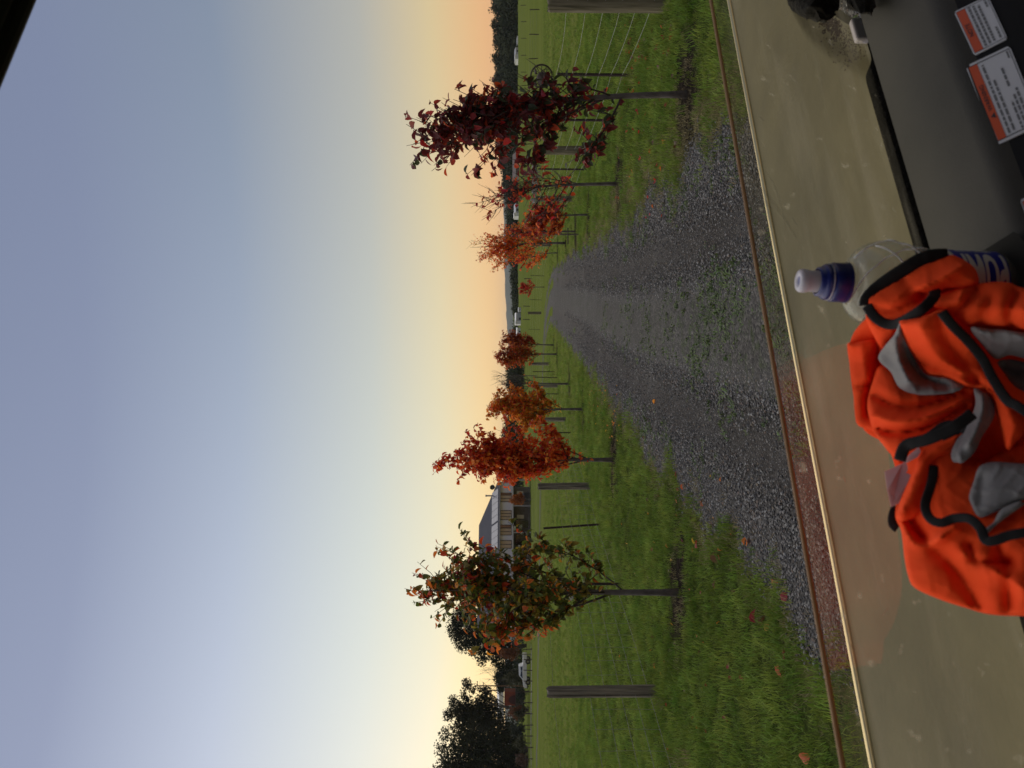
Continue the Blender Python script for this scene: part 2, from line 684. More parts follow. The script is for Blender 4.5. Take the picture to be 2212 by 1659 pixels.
# ------------------------------------------------------------------ scatter: grass tufts, stones, weeds (uncountable ground cover)
grass_mats = [M('grass_blade', (.105, .180, .022), .65, var=(.255, .335, .060), scale=1.3, coord='World', rand=.35, transl=.3, spec=.12),
              M('grass_blade_dry', (.20, .17, .075), .7, var=(.36, .31, .16), scale=3, coord='World', rand=.3, transl=.25, spec=.2)]
proto_col = bpy.data.collections.new('tuft_prototypes')
dry_col = bpy.data.collections.new('dry_tuft_prototypes')
stone_col = bpy.data.collections.new('stone_prototypes')
weed_col = bpy.data.collections.new('weed_prototypes')


def tuft(nb, h, w, spread, mat, name, col, lean=.5):
    mb = MB()
    for _ in range(nb):
        a = random.uniform(0, 2 * PI)
        r = spread * math.sqrt(random.random())
        bx, by = r * math.cos(a), r * math.sin(a)
        hh = h * random.uniform(.45, 1.1)
        da = random.uniform(0, 2 * PI)
        ln = lean * random.uniform(.15, 1.0) * hh
        ux, uy = math.cos(da), math.sin(da)
        sx_, sy_ = -uy * w, ux * w
        pts = []
        for k, (f, ww) in enumerate(((0, 1), (.5, .8), (1, .06))):
            o_ = ln * f * f
            zz = hh * (f - .25 * (ln / hh) * f * f)
            pts.append(((bx + ux * o_ + sx_ * ww, by + uy * o_ + sy_ * ww, zz), (bx + ux * o_ - sx_ * ww, by + uy * o_ - sy_ * ww, zz)))
        mb.add([pts[0][0], pts[0][1], pts[1][0], pts[1][1], pts[2][0]], [(0, 1, 3, 2), (2, 3, 4)])
    o = bpy.data.objects.new(name, mb.mesh(name, mat))
    col.objects.link(o)


for k in range(4):
    tuft(22, .055, .0021, .06, grass_mats[0], 'grass_tuft', proto_col, .9)
tall_col = bpy.data.collections.new('tall_tuft_prototypes')
for k in range(3):
    tuft(20, .16, .0026, .06, grass_mats[0], 'tall_grass_tuft', tall_col, .8)
tuft(14, .15, .0022, .06, grass_mats[1], 'tall_grass_tuft', tall_col, .8)
tuft(16, .085, .0024, .05, grass_mats[0], 'grass_tuft', proto_col, .9)
for k in range(3):
    tuft(18, .05, .0018, .06, grass_mats[1], 'dry_grass_tuft', dry_col, 1.3)
weed_mat = M('lane_weed', (.07, .12, .028), .7, var=(.13, .18, .055), scale=9, coord='World', rand=.3, transl=.2)
for k in range(3):
    tuft(18, .028, .005, .04, weed_mat, 'weed_tuft', weed_col, 1.6)
stone_mats = [M('stone_blue_grey', (.095, .090, .083), .9, var=(.178, .168, .154), scale=30, rand=.55), M('stone_dark', (.05, .05, .052), .85, rand=.5), M('stone_pale', (.24, .235, .22), .85, rand=.4), M('stone_brown', (.13, .10, .075), .85, rand=.4)]
for k, mi in enumerate((0, 0, 0, 1, 1, 2, 3, 0)):
    bm = bmesh.new()
    bmesh.ops.create_icosphere(bm, subdivisions=1, radius=1.0)
    for v in bm.verts:
        v.co = Vector((v.co.x * 1.15, v.co.y * random.uniform(.75, .95), v.co.z * .62)) * random.uniform(.72, 1.15)
    m_ = bpy.data.meshes.new('gravel_stone')
    bm.to_mesh(m_)
    bm.free()
    m_.materials.append(stone_mats[mi])
    stone_col.objects.link(bpy.data.objects.new('gravel_stone', m_))


def scatter(name, base_mesh_obj, col, attr, density, smin, smax, tilt=.25, seed=0, flat_random=False):
    ng = bpy.data.node_groups.new(name, 'GeometryNodeTree')
    ng.interface.new_socket('Geometry', in_out='INPUT', socket_type='NodeSocketGeometry')
    ng.interface.new_socket('Geometry', in_out='OUTPUT', socket_type='NodeSocketGeometry')
    n = ng.nodes.new
    gi, go = n('NodeGroupInput'), n('NodeGroupOutput')
    dp = n('GeometryNodeDistributePointsOnFaces')
    dp.distribute_method = 'RANDOM'
    dp.inputs['Seed'].default_value = seed
    at_ = n('GeometryNodeInputNamedAttribute')
    at_.data_type = 'FLOAT'
    at_.inputs['Name'].default_value = attr
    mu = n('ShaderNodeMath')
    mu.operation = 'MULTIPLY'
    mu.inputs[1].default_value = density
    ng.links.new(at_.outputs['Attribute'], mu.inputs[0])
    ng.links.new(gi.outputs[0], dp.inputs['Mesh'])
    ng.links.new(mu.outputs[0], dp.inputs['Density'])
    ci = n('GeometryNodeCollectionInfo')
    ci.inputs['Collection'].default_value = col
    ci.inputs['Separate Children'].default_value = True
    ci.inputs['Reset Children'].default_value = True
    ip = n('GeometryNodeInstanceOnPoints')
    ip.inputs['Pick Instance'].default_value = True
    ng.links.new(dp.outputs['Points'], ip.inputs['Points'])
    ng.links.new(ci.outputs[0], ip.inputs['Instance'])
    rv = n('FunctionNodeRandomValue')
    rv.data_type = 'FLOAT_VECTOR'
    rv.inputs[0].default_value = (-tilt, -tilt, 0)
    rv.inputs[1].default_value = (tilt, tilt, 6.283)
    ng.links.new(rv.outputs[0], ip.inputs['Rotation'])
    rs = n('FunctionNodeRandomValue')
    rs.data_type = 'FLOAT'
    rs.inputs[2].default_value = smin
    rs.inputs[3].default_value = smax
    if seed:
        rs.inputs['Seed'].default_value = seed
    ng.links.new(rs.outputs[1], ip.inputs['Scale'])
    ng.links.new(ip.outputs[0], go.inputs[0])
    md = base_mesh_obj.modifiers.new(name, 'NODES')
    md.node_group = ng


def patch(name, x0, x1, y0, y1, st, fn, dz=0.0):
    xs = np.arange(x0, x1 + st * .5, st)
    ys = np.arange(y0, y1 + st * .5, st)
    X, Y = np.meshgrid(xs, ys)
    x, y = X.ravel(), Y.ravel()
    den = fn(x, y)
    m_ = bpy.data.meshes.new(name)
    idx = np.arange(x.size).reshape(len(ys), len(xs))
    q = np.stack([idx[:-1, :-1], idx[:-1, 1:], idx[1:, 1:], idx[1:, :-1]], -1).reshape(-1, 4)
    dq = den[q].max(1)
    inview = np.abs(x[q].mean(1)) < .56 * y[q].mean(1) + 1.0
    q = q[(dq > .01) & inview]
    m_.from_pydata(np.stack([x, y, ground_z(x, y) + dz], 1).tolist(), [], q.tolist())
    a = m_.attributes.new('den', 'FLOAT', 'POINT')
    a.data.foreach_set('value', den.astype(np.float32))
    return obj(name, m_)


def soil_at(x, y):
    s = np.zeros(x.shape)
    for (tx, ty) in TREE_SPOTS:
        r = np.hypot((x - tx) / .62, (y - ty) / .42)
        s = np.maximum(s, np.clip((1.2 - r) * 2.2, 0, 1))
    return s


def verge_density(x, y):
    d, _ = lane_dist(x, y)
    hwid = half_width(y) + edge_wobble(x, y)
    k = np.clip((d - hwid + .10) / .22, 0, 1)
    patchy = .55 + .45 * np.sin(x * 2.7 + 2 * np.sin(y * 1.3)) * np.sin(y * 2.2 + x)
    clump = .62 + .38 * np.sin(x * 4.3 + 1.9 * np.sin(y * 2.9 + x)) * np.sin(y * 5.1 + 1.4 * np.sin(x * 3.7))
    e = np.clip((d - hwid) / .8, .0, 1)
    return k * (1 - soil_at(x, y) * .93) * (e + (1 - e) * np.clip(patchy, .12, 1)) * clump


def paddock_density(x, y):
    return verge_density(x, y) * np.clip((62 - y) / 36, 0, 1) ** 1.5


def dry_density(x, y):
    d, _ = lane_dist(x, y)
    hwid = half_width(y) + edge_wobble(x, y)
    e = np.clip(1 - np.abs(d - hwid - .1) / .3, 0, 1)
    w_ = np.clip(1 - np.abs((x - (2.05 + .10 * (y - 5))) / .45), 0, 1) * (x > 0) * (d > hwid)
    s = soil_at(x, y) * .25
    return np.clip(np.maximum(np.maximum(e * .6, w_), s), 0, 1)


def stone_density(x, y):
    d, _ = lane_dist(x, y)
    hwid = half_width(y) + edge_wobble(x, y)
    trk = np.exp(-((d - .72) / .22) ** 2)
    return np.clip((hwid - d + .12) / .18, 0, 1) * (1 - .95 * trk) * np.clip((30 - y) / 12, 0, 1)


def fine_density(x, y):
    d, _ = lane_dist(x, y)
    return np.exp(-((d - .72) / .3) ** 2)


def weed_density(x, y):
    d, _ = lane_dist(x, y)
    n_ = np.sin(x * 3.4 + 1.7 * np.sin(y * 1.9) + 1) * np.sin(y * 2.1 + 2 * np.sin(x * 2.2) + .5)
    mid = np.exp(-(d / .38) ** 2) * np.where(y < 6.5, 1, .28)
    rim = np.clip(1 - np.abs(d - half_width(y) + .2) / .3, 0, 1) * .25
    return np.clip(np.maximum(mid, rim) * np.clip(n_ * 1.6 + .18, 0.02, 1), 0, 1)


def tussock_density(x, y):
    d, _ = lane_dist(x, y)
    n_ = np.sin(x * .9 + 2 * np.sin(y * .4)) * np.sin(y * .55 + 1.5 * np.sin(x * .5)) + .5 * np.sin(x * 2.3 + y * 1.1)
    off = (x < -3.0 + .165 * (y - 8)) | (x > np.interp(y, [1, 7.7, 14, 21.5, 30, 60], [3.2, 3.9, 4.5, 5.3, 6.2, 9]))
    return np.where(off & (d > 3), np.clip(n_ * .9 + .05, 0, 1), 0)


def fence_line_density(x, y):
    dl = np.abs(x - (-3.23 + .165 * (y - 8)))
    dr = np.abs(x - np.interp(y, [1, 7.7, 14, 21.5, 30], [3.2, 3.78, 4.26, 4.98, 5.9]))
    n_ = np.sin(x * 3 + y * 2.3) * np.sin(y * 1.7)
    return np.clip(1 - np.minimum(dl, dr) / .28, 0, 1) * np.clip(.55 + n_, 0.1, 1)


for nm, args, col, dens, s0, s1, fn in (
        ('paddock_tussocks', (-32, 36, 13, 62, .5), tall_col, 2.2, .5, 1.1, tussock_density),
        ('fence_line_grass', (-6, 8, 3.2, 26, .15), tall_col, 90, .5, 1.2, fence_line_density),
        ('verge_grass', (-7, 7, 3.2, 9.5, .12), proto_col, 400, .5, 1.5, verge_density),
        ('verge_grass', (-10, 12, 9.5, 20, .2), proto_col, 160, .65, 1.7, verge_density),
        ('paddock_grass', (-34, 36, 20, 60, .5), proto_col, 20, .9, 1.9, paddock_density),
        ('dry_grass', (-7, 8, 3.2, 16, .12), dry_col, 210, .5, 1.2, dry_density),
        ('lane_weeds', (-3, 5, 3.0, 14, .12), weed_col, 620, .5, 1.5, weed_density)):
    o = patch(nm, *args, fn, .0)
    scatter(nm, o, col, 'den', dens, s0, s1, .3, seed=len(bpy.data.objects))
    o['kind'] = 'stuff'
for nm, args, dens, s0, s1, fn in (
        ('gravel_stones', (-3, 4, 3.0, 7.5, .1), 3600, .0042, .0115, stone_density),
        ('gravel_stones', (-2, 5, 7.5, 14, .12), 1500, .006, .013, stone_density),
        ('gravel_stones', (-2, 8, 14, 30, .2), 330, .008, .016, stone_density),
        ('fine_gravel', (-3, 4, 3.0, 8, .1), 3600, .0022, .0052, fine_density),
        ('fine_gravel', (-2, 5, 8, 18, .15), 800, .004, .007, fine_density)):
    o = patch(nm, *args, fn, .008)
    scatter(nm, o, stone_col, 'den', dens, s0, s1, .5, seed=len(bpy.data.objects))
    o['kind'] = 'stuff'

# ------------------------------------------------------------------ lane trees
bark = M('young_bark', (.055, .045, .04), .85, var=(.14, .125, .115), scale=14, bump=.5, bscale=60, stretch=(1, 1, .35))
twig = M('twig_bark', (.035, .026, .022), .8, var=(.07, .055, .048), scale=20)
LEAFC = dict(green=(.092, .128, .022), olive=(.22, .185, .03), yellow=(.58, .33, .04), orange=(.68, .22, .028), redorange=(.64, .125, .022), red=(.48, .055, .02), crimson=(.26, .028, .022), maroon=(.115, .020, .022), darkgreen=(.034, .042, .017), brown=(.11, .05, .02))
LMAT = {k: M('leaf_' + k, c, .45, var=tuple(min(1, v * 1.35 + .004) for v in c), scale=6, coord='World', rand=.25, transl=.5, spec=.35) for k, c in LEAFC.items()}
PAL = dict(  # (share at bottom, middle, top) by colour
    mixed=dict(green=(.46, .46, .30), olive=(.40, .36, .28), orange=(.05, .09, .18), redorange=(.01, .05, .12), yellow=(.08, .04, .02), crimson=(0, .0, .10)),
    redorange=dict(orange=(.46, .38, .12), redorange=(.40, .44, .40), red=(.10, .16, .34), crimson=(0, .02, .14), yellow=(.04, 0, 0)),
    orange=dict(yellow=(.30, .12, .03), orange=(.38, .42, .2), redorange=(.16, .34, .46), red=(.02, .08, .3), olive=(.14, .04, .01)),
    rust=dict(olive=(.40, .12, .02), orange=(.32, .36, .2), redorange=(.22, .40, .5), crimson=(.06, .12, .28)),
    crimson=dict(red=(.42, .5, .45), crimson=(.4, .42, .5), redorange=(.18, .08, .05)),
    maroon=dict(darkgreen=(.34, .18, .08), maroon=(.38, .50, .60), crimson=(.20, .24, .24), red=(.08, .08, .08)),
    red=dict(red=(.45, .5, .45), redorange=(.38, .28, .2), crimson=(.17, .22, .35)),
    orangegreen=dict(olive=(.32, .14, .02), orange=(.42, .44, .3), redorange=(.20, .34, .46), yellow=(.06, .03, .0), crimson=(0, .05, .22)),
)


def leaf_shape(L, wid, fold, curl):
    """folded, drooping oval leaf along +Y; 12 triangles"""
    ys = (0.0, .22, .5, .78, 1.0)
    ws = (.10, .43, .52, .40, .0)
    mid, lf, rt = [], [], []
    for y, w in zip(ys, ws):
        z = -curl * y * y
        mid.append((0, y * L, z * L))
        lf.append((-w * wid * L, y * L, (z + fold * w) * L))
        rt.append((w * wid * L, y * L, (z + fold * w) * L))
    v = mid + lf[:4] + rt[:4]
    f = []
    for k in range(3):
        f += [(k, k + 1, 5 + k + 1, 5 + k), (k + 1, k, 9 + k, 9 + k + 1)]
    f += [(3, 4, 8), (4, 3, 12)]
    return v, f


LEAF_VARS = [leaf_shape(1, w, fo, cu) for (w, fo, cu) in ((.74, .30, .30), (.68, .55, .50), (.80, .16, .15), (.72, .42, .75))]
LEAF_MESH = {}


def leaf_mesh(var, colname):
    k = (var, colname)
    if k not in LEAF_MESH:
        mb = MB()
        mb.add(*LEAF_VARS[var])
        LEAF_MESH[k] = mb.mesh('leaf', LMAT[colname])
    return LEAF_MESH[k]


def bez(a, b, c, n):
    return [(1 - t) ** 2 * a + 2 * t * (1 - t) * b + t * t * c for t in [i / n for i in range(n + 1)]]


def pick(pal, u):
    ks = list(pal)
    w = []
    for k in ks:
        b, m, t = pal[k]
        w.append(b + (m - b) * u * 2 if u < .5 else m + (t - m) * (u - .5) * 2)
    return random.choices(ks, w)[0]


def sapling(T):
    R_ = random.Random(T['seed'])
    p = T['p']
    d = p.y
    zt = EYE + (1106 - T['top']) / 1660 * d - p.z
    H = zt
    lo = EYE + (1106 - T['low']) / 1660 * d - p.z
    xl = (829.5 - T['crown'][1]) / 1660 * d - p.x
    xr = (829.5 - T['crown'][0]) / 1660 * d - p.x
    RX = (xr - xl) / 2
    CX = (xr + xl) / 2
    root = empty('young_tree', p, T['label'], 'tree', 'young autumn trees along the lane')
    r0 = .030 * (H / 2.6) ** .8
    lean = T['lean']
    trunk_pts, rad = [], []
    for i in range(13):
        f = i / 12
        h = f * H * .93 - (.05 if i == 0 else 0)
        trunk_pts.append(Vector((lean * f * f * H * .5 + CX * f * f * .5 + .022 * math.sin(f * 7 + T['seed']) * f, .02 * math.sin(f * 5 + 2 * T['seed']), h)))
        rad.append(r0 * (1.25 if i == 0 else 1) * (1 - f) ** .85 + .003)
    mt = MB()
    mt.tube(trunk_pts, rad, 8)
    mt.build('trunk', bark, root, smooth=True)

    def trunk_at(h):
        f = max(0, min(.999, h / (H * .93))) * 12
        i = int(f)
        return trunk_pts[i].lerp(trunk_pts[i + 1], f - i)

    def env(h):
        u = max(0.0, min(1.0, (h - lo) / (H - lo)))
        return RX * min(1, (u / .30 + .08) ** .75) * max(0.03, (1 - u) ** .72) * 1.24

    mbr = MB()
    sites = []      # (point, tangent, along)
    nl = T['limbs']
    for i in range(nl):
        u = (i + R_.random() * .7) / nl
        hs = max(.35, lo + (H - lo) * (-.05 + .62 * u))
        a = i * 2.4 + R_.random() * .8
        he = min(H * .985, hs + (H - lo) * R_.uniform(.30, .52) * (1.15 - .35 * u))
        if R_.random() < .28:
            he = hs + (H - lo) * .16
        rr = env(he) * R_.uniform(.55, 1.12)
        s = trunk_at(hs)
        tgt = trunk_at(min(he, H * .9))
        e = Vector((tgt.x + CX * .5 + rr * math.cos(a), tgt.y + rr * .9 * math.sin(a), he))
        m_ = s.lerp(e, .5) + Vector((math.cos(a), math.sin(a), 0)) * rr * .22 - Vector((0, 0, .06 * (he - hs)))
        path = bez(s, m_, e, 7)
        rb = r0 * R_.uniform(.30, .46) * (1 - .4 * u)
        mbr.tube(path, [rb * (1 - k / 7 * .82) for k in range(8)], 5)
        for k in range(1, 8):
            tg = (path[k] - path[k - 1]).normalized()
            sites.append((path[k - 1], path[k], tg, .5))
            if k >= 2:
                for _ in range(3):
                    aa = R_.uniform(0, 2 * PI)
                    dv = (tg * R_.uniform(.35, 1.0) + Vector((math.cos(aa), math.sin(aa), R_.uniform(-.15, .5))) * .75).normalized()
                    ln = R_.uniform(.12, .36) * (H / 2.6) ** .6
                    q = path[k] + dv * ln
                    q2 = path[k].lerp(q, .5) + Vector((0, 0, -.02))
                    mbr.tube([path[k], q2, q], [.0045, .0035, .002], 4)
                    sites.append((path[k], q, dv, 1.0))
    for k in range(6, 12):
        sites.append((trunk_pts[k], trunk_pts[k + 1], Vector((0, 0, 1)), .8))
    mbr.build('branches', twig, root, smooth=True)
    # leaves
    pal = PAL[T['pal']]
    W = [s[3] * (s[1] - s[0]).length for s in sites]
    recs = []
    for _ in range(T['n']):
        a, b, tg, _w = R_.choices(sites, W)[0]
        t = R_.random()
        q = a.lerp(b, t)
        aa = R_.uniform(0, 2 * PI)
        out = Vector((math.cos(aa), math.sin(aa), 0))
        dr = (out * .9 + tg * R_.uniform(-.1, .7) + Vector((0, 0, R_.uniform(-.95, .25)))).normalized()
        side = dr.cross(Vector((R_.uniform(-.5, .5), R_.uniform(-.5, .5), 1))).normalized()
        up = side.cross(dr)
        L = T['L'] * R_.uniform(.62, 1.12)
        q = q + dr * L * .15
        u = max(0, min(1, (q.z - lo) / (H - lo)))
        uu = max(0, min(1, u + R_.uniform(-.12, .12)))
        if T.get('gap') and q.x > .0 and 1.06 < q.z < 1.56 and R_.random() < .93:
            continue
        if T.get('topbare') and R_.random() < max(0, (u - .42) * 1.9):
            continue
        cname = pick(pal, uu)
        if T.get('leftorange') and q.x < -.38 * RX and q.z < .68 * H and R_.random() < .62:
            cname = R_.choice(('orange', 'redorange', 'orange', 'yellow'))
        Mx = Matrix(((side.x * L, dr.x * L, up.x * L, q.x), (side.y * L, dr.y * L, up.y * L, q.y), (side.z * L, dr.z * L, up.z * L, q.z), (0, 0, 0, 1)))
        recs.append((q.y, Mx, R_.randrange(4), cname))
    recs.sort(key=lambda r: r[0])
    for _, Mx, v, c in recs[:T['sep']]:
        o = obj('leaf', leaf_mesh(v, c), root)
        o.matrix_local = Mx
    rest = recs[T['sep']:]
    if rest:
        cn = list(LMAT)
        mb = MB()
        for _, Mx, v, c in rest:
            vs_, fs = LEAF_VARS[v]
            mb.add([Mx @ Vector(x) for x in vs_], fs, cn.index(c))
        o = mb.build('foliage', [LMAT[c] for c in cn], root)
        o['kind'] = 'stuff'
    return root


for T in TREES:
    random.seed(T['seed'])
    sapling(T)
# crossed stakes beside the slim sapling on the right verge
stake_m = M('stake_timber', (.07, .055, .04), .9, var=(.12, .10, .08), scale=12)
p = gnd(1252, 506)
st = empty('tree_stake', p, 'dark timber stake with a cross tie beside the slim sapling', 'stake')
mb = MB()
mb.box((0, 0, .35), (.035, .035, .9))
mb.build('stake_post', stake_m, st, bevel=.004)
mb = MB()
mb.box((-.05, -.03, .30), (.42, .02, .03))
mb.build('cross_tie', stake_m, st, bevel=.003)

# ------------------------------------------------------------------ wire fences
post_m = M('weathered_post', (.035, .032, .026), .95, var=(.30, .27, .22), scale=30, bump=1.0, bscale=70, bdist=.01, spec=.1, stretch=(1, 1, .05), coord='Object')
post_dark = M('treated_post', (.075, .068, .042), .95, var=(.21, .19, .135), scale=24, bump=.9, bscale=50, bdist=.01, spec=.1, stretch=(1, 1, .08))
steel_m = M('rusted_picket_steel', (.028, .018, .016), .75, var=(.05, .03, .025), scale=20)
wire_m = M('galvanised_wire', (.32, .32, .30), .5, metal=.3)
wire_dark = M('weathered_wire', (.17, .17, .155), .6, metal=.2)


def wood_post(parent, p, h, r, mat, tilt=(0, 0), seed=0, label=None, squash=1.0):
    R_ = random.Random(seed)
    mb = MB()
    n = 14
    prof = [(-.3, 1.03), (0, 1.05), (.03, 1.03), (.3, 1.0), (.6, .98), (.9, .97), (.985, .95), (1.0, .86)]
    ph = [R_.uniform(-.07, .05) for _ in range(n)]
    rows = []
    for z, k in prof:
        zz = z * h if z > 0 else z
        for j in range(n):
            a = 2 * PI * j / n
            rr = r * k * (1 + ph[j] + .02 * math.sin(z * 9 + j))
            rows.append((rr * math.cos(a), rr * math.sin(a) * squash, zz + (.012 * math.sin(j * 1.7) if z > .95 else 0)))
    f = []
    for k in range(len(prof) - 1):
        for j in range(n):
            f.append((k * n + j, k * n + (j + 1) % n, (k + 1) * n + (j + 1) % n, (k + 1) * n + j))
    f.append(tuple((len(prof) - 1) * n + j for j in range(n)))
    mb.add(rows, f)
    # long drying cracks, cut as narrow raised lips
    o = mb.build('fence_post', mat, parent)
    o.location = p
    o.rotation_euler = (tilt[0], tilt[1], R_.uniform(0, 6))
    if label:
        o['label'] = label
    return o


def star_picket(parent, p, h, tilt=(0, 0), name='steel_picket'):
    mb = MB()
    for k in range(3):
        a = k * 2 * PI / 3
        mb.box((.011 * math.cos(a), .011 * math.sin(a), h / 2 - .1), (.022, .006, h + .2), rot=Matrix.Rotation(a, 3, 'Z'))
    o = mb.build(name, steel_m, parent)
    o.location = p
    o.rotation_euler = (tilt[0], tilt[1], 0)
    return o


def wires(parent, pts, heights, rad, mat, sag=.012, name='wire'):
    for h in heights:
        path = []
        for a, b in zip(pts[:-1], pts[1:]):
            for k in range(4):
                t = k / 4
                q = a.lerp(b, t)
                path.append(q + Vector((0, 0, h - sag * 4 * t * (1 - t) + random.uniform(-.003, .003))))
        path.append(pts[-1] + Vector((0, 0, h)))
        mb = MB()
        mb.tube(path, rad, 4, cap=False)
        mb.build(name, mat, parent)


def G(x, y):
    return Vector((x, y, gz(x, y)))


lf = empty('wire_fence', G(-3.23, 8.1), 'long wire mesh fence with split posts along the left verge', 'fence')
org = lf.location.copy()
LP = [gnd(1422, 1493), gnd(1300, 1133), gnd(1345, 1262), gnd(1275, 1050), gnd(1233, 935), gnd(1222, 906), gnd(1207, 851), gnd(1205, 834), gnd(1204, 816), gnd(1198, 803), gnd(1187, 786)]
# (position, is a wooden post, height, radius, tilt)
spec = [(LP[0], 1, 1.16, .064, (0, .01), 'wide split timber post, grey and cracked'), (LP[2], 0, 1.12, 0, (0, .0), None), (LP[1], 0, 1.06, 0, (0, -.07), None), (LP[3], 1, 1.13, .075, (0, .01), None), (LP[4], 0, 1.1, 0, (0, 0), None), (LP[5], 1, 1.12, .075, (0, 0), None), (LP[6], 0, 1.1, 0, (0, 0), None), (LP[7], 1, 1.2, .07, (0, 0), None), (LP[8], 0, 1.1, 0, (0, .02), None), (LP[9], 0, 1.05, 0, (0, 0), None), (LP[10], 1, 1.2, .09, (0, 0), None)]
for i, (q, w, h, r, tl, lb) in enumerate(spec):
    if w:
        wood_post(lf, q - org, h, r * (.98 if i else 1.0), post_m, tl, seed=i + 3, label=lb, squash=.8 if i == 0 else 1)
    else:
        star_picket(lf, q - org, h, tl)
lpath = [G(-4.9, 1.0), G(-4.05, 4.5), LP[0], LP[2], LP[1], LP[3], LP[4], LP[5], LP[7], LP[10], G(.9, 44), G(-2, 52), G(-12, 58)]
wood_post(lf, lpath[1] - org + Vector((-.3, -1.2, 0)), 1.15, .07, post_m, seed=40)
wires(lf, [q - org for q in lpath], (.10, .25, .40, .56, .72), .0022, wire_dark)
wires(lf, [q - org for q in lpath], (1.1,), .002, wire_dark)
mb = MB()
for a, b in zip(lpath[1:7], lpath[2:8]):
    n = max(2, int((b - a).length / .3))
    for k in range(n):
        q = a.lerp(b, k / n) - org
        mb.tube([q + Vector((0, 0, .08)), q + Vector((.006, 0, .4)), q + Vector((0, 0, .73))], .0020, 3, cap=False)
o = mb.build('wire_stays', wire_dark, lf)
o['kind'] = 'stuff'

rf = empty('wire_fence', G(3.78, 7.7), 'plain wire fence with round posts and steel pickets along the right verge', 'fence')
org = rf.location.copy()
RP = [gnd(1436, 8), gnd(1364, 162), gnd(1323, 260), gnd(1287, 325), gnd(1266, 366), gnd(1239, 429), gnd(1227, 445), gnd(1216, 480)]
wood_post(rf, RP[0] - org, 1.165, .088, post_dark, (0, 0), seed=21, label='thick round timber post, greenish brown and damp')
for q, h in ((RP[1], .97), (RP[2], 1.0), (RP[4], 1.1), (RP[6], 1.1)):
    star_picket(rf, q - org, h, (0, .01))
for i, q in enumerate((RP[3], RP[5])):
    wood_post(rf, q - org, 1.1, .085, post_dark, seed=30 + i)
BEND = [G(5.9, 30), G(7.6, 42), G(8.6, 52), gnd(1176, 596), gnd(1171, 648), gnd(1169, 676), gnd(1166, 712), G(.5, 70), G(-6, 73), G(-20, 84)]
for i, q in enumerate(BEND[:3]):
    wood_post(rf, q - org, 1.1, .085, post_dark, seed=50 + i)
for q in (BEND[3], BEND[4], BEND[6]):
    star_picket(rf, q - org, 1.15, (0, .04))
wood_post(rf, BEND[5] - org, 1.25, .13, post_dark, seed=60)
rpath = [G(3.2, 1.5), G(3.6, 5)] + RP + BEND
wires(rf, [q - org for q in rpath], (.12, .27, .43, .60, .78, .98), .0024, wire_m, sag=.02)

# far paddock fences
for lab, a, b, n, hgt in (('far low wire fence on short dark posts across the right paddock, nearest the trees', at(1137, -60, 158), at(1141, 420, 150), 13, 1.1),
                          ('wire fence with dark posts crossing the middle of the right paddock', at(1166, 20, 91), at(1142, 690, 128), 17, 1.15),
                          ('wire fence on thin posts beyond the white ute on the left', at(1146, 1380, 106), at(1150, 1690, 100), 13, 1.2)):
    a = G(a.x, a.y)
    b = G(b.x, b.y)
    f_ = empty('paddock_fence', a, lab, 'fence')
    pts = []
    for k in range(n + 1):
        q = a.lerp(b, k / n)
        q = G(q.x, q.y)
        pts.append(q - a)
        mb = MB()
        mb.tube([Vector((0, 0, -.1)), Vector((random.uniform(-.06, .06), 0, hgt))], .06, 5)
        o = mb.build('fence_post', steel_m, f_)
        o.location = q - a
    wires(f_, pts, (.35, .75, 1.05), .008, wire_dark, sag=.03)

# ------------------------------------------------------------------ fallen leaves
def fallen(px, py, colname, L, label, group, var=None, curl=None, lift=.022):
    q = gnd(px, py)
    dl, _ = lane_dist([q.x], [q.y])
    on_lane = dl[0] < float(half_width(q.y))
    o = obj('fallen_leaf', leaf_mesh(random.randrange(4) if var is None else var, colname))
    o.location = q + Vector((0, 0, .012 if on_lane else lift))
    o.rotation_euler = (random.uniform(-.5, .5), random.uniform(-.6, .6), random.uniform(0, 6.28))
    o.scale = (L,) * 3
    tag(o, label, 'leaf', group)


random.seed(99)
single = [(1503, 1162, 'yellow', .085, 'large flat yellow leaf lying on bare soil at the left gravel edge'), (1550, 1195, 'brown', .085, 'folded pale brown leaf on the left gravel edge beside the yellow one'),
          (1512, 1170, 'red', .075, 'small red leaf beside the large yellow leaf'), (1640, 1345, 'crimson', .08, 'dark curled leaf in the clump at the edge of the left gravel, in long grass'),
          (1655, 1352, 'brown', .09, 'broad brown leaf at the heart of the leaf clump by the left gravel'), (1661, 1362, 'yellow', .06, 'tiny yellow leaf under the brown leaf clump'),
          (1690, 1436, 'redorange', .08, 'upright orange brown leaf in the grass near the windscreen edge'), (1706, 1425, 'crimson', .07, 'maroon leaf next to the upright orange brown leaf'),
          (1742, 1642, 'red', .075, 'red leaf standing in grass at the lower left corner of the verge'), (1415, 872, 'orange', .07, 'single orange leaf lying alone on the gravel wheel track'),
          (1422, 392, 'red', .08, 'bright red leaf on the right gravel edge'), (1470, 308, 'brown', .08, 'pale pink brown leaf in the black soil right of the maroon tree'),
          (1436, 305, 'orange', .07, 'orange and yellow leaf on worn grass below the nearly bare tree'), (1495, 1300, 'olive', .06, 'small olive leaf beside the mixed tree trunk')]
for px, py, c, L, lab in single:
    fallen(px, py, c, L, lab, None)
